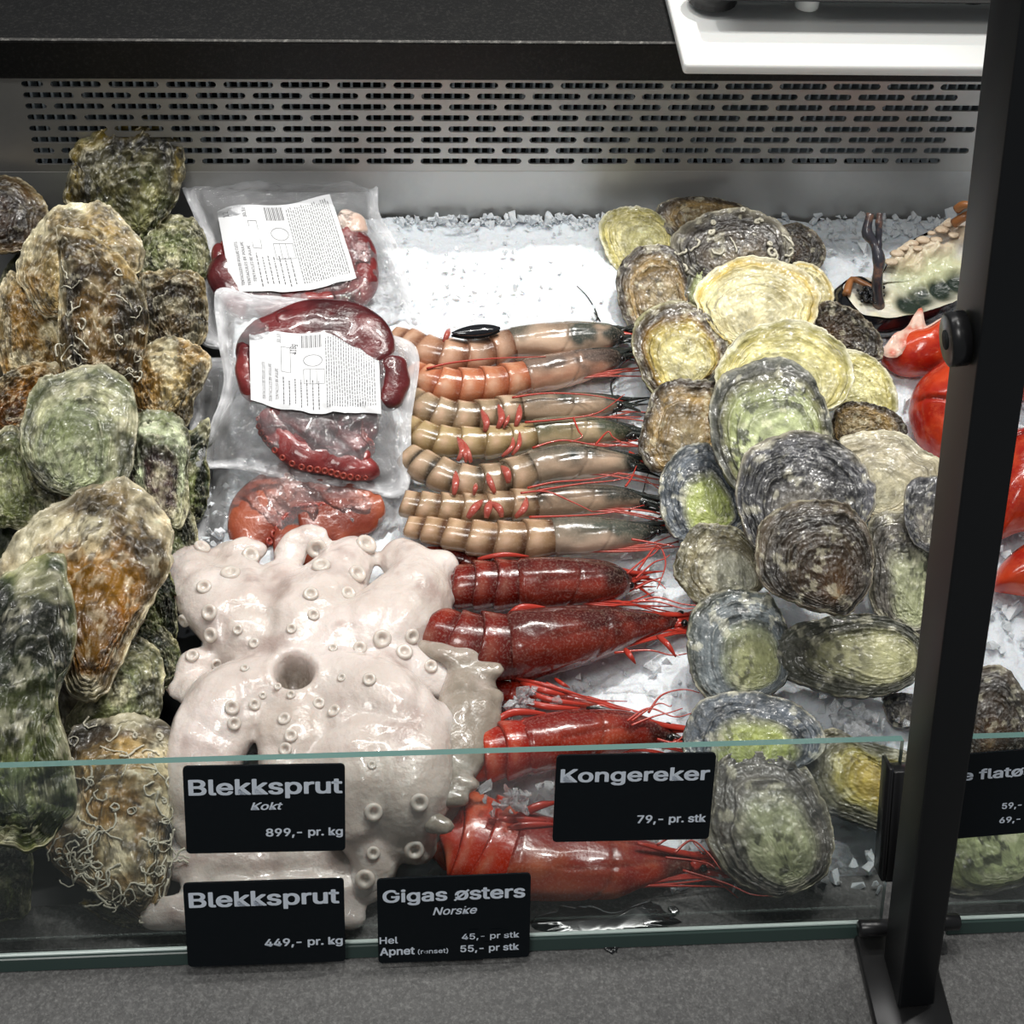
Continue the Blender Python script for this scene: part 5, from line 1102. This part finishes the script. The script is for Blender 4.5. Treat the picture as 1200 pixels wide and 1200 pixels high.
claw([(1163,690),(1170,665),(1190,645),(1215,635),(1250,645),(1255,690),(1225,700),(1185,696)], .016, 'small red claw tip resting in the ice on the far side of the post', 74, suture=((1178,655),(1215,648)))
claw([(1185,462),(1192,430),(1215,410),(1250,415),(1250,455),(1215,470)], .014, 'red claw piece at the frame edge, highest on the far side of the post', 75)
def crab():
    ol = [(978,345),(985,332),(1002,328),(1022,335),(1040,305),(1062,285),(1100,266),(1138,250),(1175,262),(1170,330),(1140,352),(1110,366),(1075,376),(1035,383),(1000,374)]
    n = 120; P2 = smooth_loop(ol, n); c2 = P2.mean(0); C = ice(c2[0], c2[1], .030); V_ = nrm(CAM-C); Nn = nrm(.82*ICE_N+.18*V_); X = nrm(np.array([1, 0, 0])-Nn*Nn[0]); Y = np.cross(Nn, X)
    O = np.array([[np.dot(hit(*p, C, Nn)-C, X), np.dot(hit(*p, C, Nn)-C, Y)] for p in P2]); cen = O.mean(0); O = cen+(O-cen)*.90+np.array([0, .002]); size = np.linalg.norm(O-cen, axis=1).mean()
    root = empty('halved_crab', C-ICE_N*.02); tag(root, 'halved dark-shelled crab with pale flesh and one leg standing up', 'crab')
    s = np.linspace(0, 1, 16); G = cen+(O-cen)[None]*(1.02+.13*np.sin(np.minimum(s*1.6, 1)*math.pi)[:, None, None]-.62*s[:, None, None]**3); z = (.001-size*.62*np.sin(s*math.pi/2))[:, None]*np.ones((1, n))
    V = np.concatenate([G, z[..., None]], -1).reshape(-1, 3); mk('shell', C+V[:, :1]*X+V[:, 1:2]*Y+V[:, 2:]*Nn, grid_faces(16, n), M['mussel'], root)
    mr = 50; s = np.linspace(0, 1, mr); G = cen+(O-cen)[None]*s[:, None, None]; nz = fbm(G[..., 0]*60, G[..., 1]*60, o=4, seed=81)
    z = -.003+.004*nz+.004*s[:, None]**3
    def d(px, py): q = hit(px, py, C, Nn)-C; return np.hypot(G[..., 0]-np.dot(q, X), G[..., 1]-np.dot(q, Y))
    col = S('#cbc7c0')+(S('#ddd8bc')-S('#cbc7c0'))*np.clip(.5+2*nz, 0, 1)[..., None]
    def blend(k, c): 
        nonlocal col; k = np.clip(k, 0, 1)[..., None]; col = col*(1-k)+S(c)*k
    k = np.exp(-(np.minimum(d(1100, 318), d(1075, 322))/.020)**4); blend(k*.8, '#c3c89a')
    up = np.exp(-(np.minimum.reduce([d(1060, 300), d(1090, 282), d(1120, 268), d(1150, 262)])/.014)**4); z = z+up*.006*(1+nz*2); blend(up*.85*(.6+nz), '#c79a78'); blend(up*.8*(.4+2*nz), '#e6dcc4')
    gk = np.exp(-(np.minimum.reduce([d(1080, 345), d(1105, 338), d(1125, 330), d(1068, 355)])/.0105)**4)*(1+nz); z = z-gk*.003; blend(gk*1.1, '#1c2b22')
    bk = np.exp(-(np.minimum(d(1018, 345), d(1028, 340))/.008)**4); z = z-bk*.002; blend(bk*1.2, '#15120f')
    V = np.concatenate([G, z[..., None]], -1).reshape(-1, 3); mk('flesh', C+V[:, :1]*X+V[:, 1:2]*Y+V[:, 2:]*Nn, grid_faces(mr, n), M['meat'], root, col=col.reshape(-1, 3))
    rng = np.random.default_rng(5); parts = []
    for _ in range(70):
        x, y = rng.normal(1022, 7), rng.normal(343, 5); q = hit(x, y, C+Nn*.003, Nn); V, Fc = SPH; parts.append((V*rng.uniform(.0009, .0016)+q, Fc))
    V, Fc = join(parts); r_ = mk('roe', V, Fc, M['mussel'], root); r_['kind'] = 'stuff'
    orange = mat('orange_shell', (.30, .12, .04), .3, coat=.4)
    q = [hit(x, y, C+Nn*.003, Nn) for x, y in ((992,345),(998,328),(1012,332),(1024,338))]; V, Fc = tube_vf(smooth_line(q, 14), np.linspace(.003, .0016, 14), 10); mk('mouth_part', V, Fc, orange, root)
    for pts, r in ((((1030,362,.01),(1028,330,.028),(1030,305,.034),(1024,285,.036),(1016,272,.038),(1020,250,.042)), .0052), (((1030,302,.034),(1030,280,.038),(1030,262,.042),(1031,250,.044)), .0032)):
        P = [hit(x, y, C+Nn*k, nrm(V_+Nn)) for x, y, k in pts]; rr = r*np.array([1, .85, 1, .8, .9, .6][:len(P)]); D = smooth_line(np.concatenate([P, rr[:, None]], 1), 30)
        V, Fc = tube_vf(D[:, :3], D[:, 3]*.78*(1+.08*np.sin(np.arange(30)*.9)), 12, fax=V_); mk('leg', V, Fc, mat('dark_leg', (.035, .035, .045), .3, coat=.4, var=(120, .8, (.28, .14, .08))), root)
    for pts in (((1118,262,.01),(1128,255,.016),(1140,250,.018),(1165,245,.02)), ((1122,245,.02),(1130,240,.026),(1145,242,.028))):
        P = [hit(x, y, C+Nn*k, Nn) for x, y, k in pts]; V, Fc = tube_vf(smooth_line(P, 14), np.linspace(.0035, .0022, 14), 10); mk('leg_stub', V, Fc, orange, root)
    parts = []
    for x, y in ((1052,296),(1060,290),(1070,284),(1082,280),(1092,272),(1104,268),(1112,262),(1045,306),(1076,290),(1098,280),(1118,274),(1128,266)):
        q = hit(x, y, C+Nn*.006, Nn); V, Fc = SPH; parts.append((V*(1+.25*fbm(V[:, 0]*2+x, V[:, 1]*2, V[:, 2]*2))[:, None]*rng.uniform(.0022, .0042)*np.array([1.3, 1, .45])+q-Nn*.001, Fc))
    V, Fc = join(parts); g_ = mk('gill_lumps', V, Fc, M['gill'], root); g_['kind'] = 'stuff'
crab()

# ------------------------------------------------------------------ melt water on the stone
def puddle(ol, label, hgt=.0009):
    P2 = smooth_loop(ol, 90); Q = np.array([on_z(x, y, -.0018) for x, y in P2]); c = Q.mean(0); n = 90
    w_ = 1+.16*vnoise(np.cos(np.arange(n)/n*6.283)*9, np.sin(np.arange(n)/n*6.283)*9, seed=int(ol[0][0]))[:, None]; Q = c+(Q-c)*w_
    V = np.vstack([Q, c+(Q-c)*.97+np.array([0, 0, hgt]), c+(Q-c)*.6+np.array([0, 0, hgt*1.1])]); Fc = grid_faces(3, n); Fc.append([2*n+i for i in range(n)])
    o = mk('puddle', V, Fc, M['water']); tag(o, label, 'water')
puddle([(640,1066),(690,1062),(720,1070),(760,1058),(790,1072),(800,1082),(760,1092),(700,1098),(650,1100),(628,1085)], 'ragged dark puddle of melt water on the stone under the king prawns')
puddle([(705,1100),(722,1102),(726,1110),(718,1118),(708,1112)], 'small dark water drop on the stone just in front of the glass foot')
puddle([(783,1064),(792,1063),(796,1069),(788,1073)], 'round bead of water beside the big puddle')
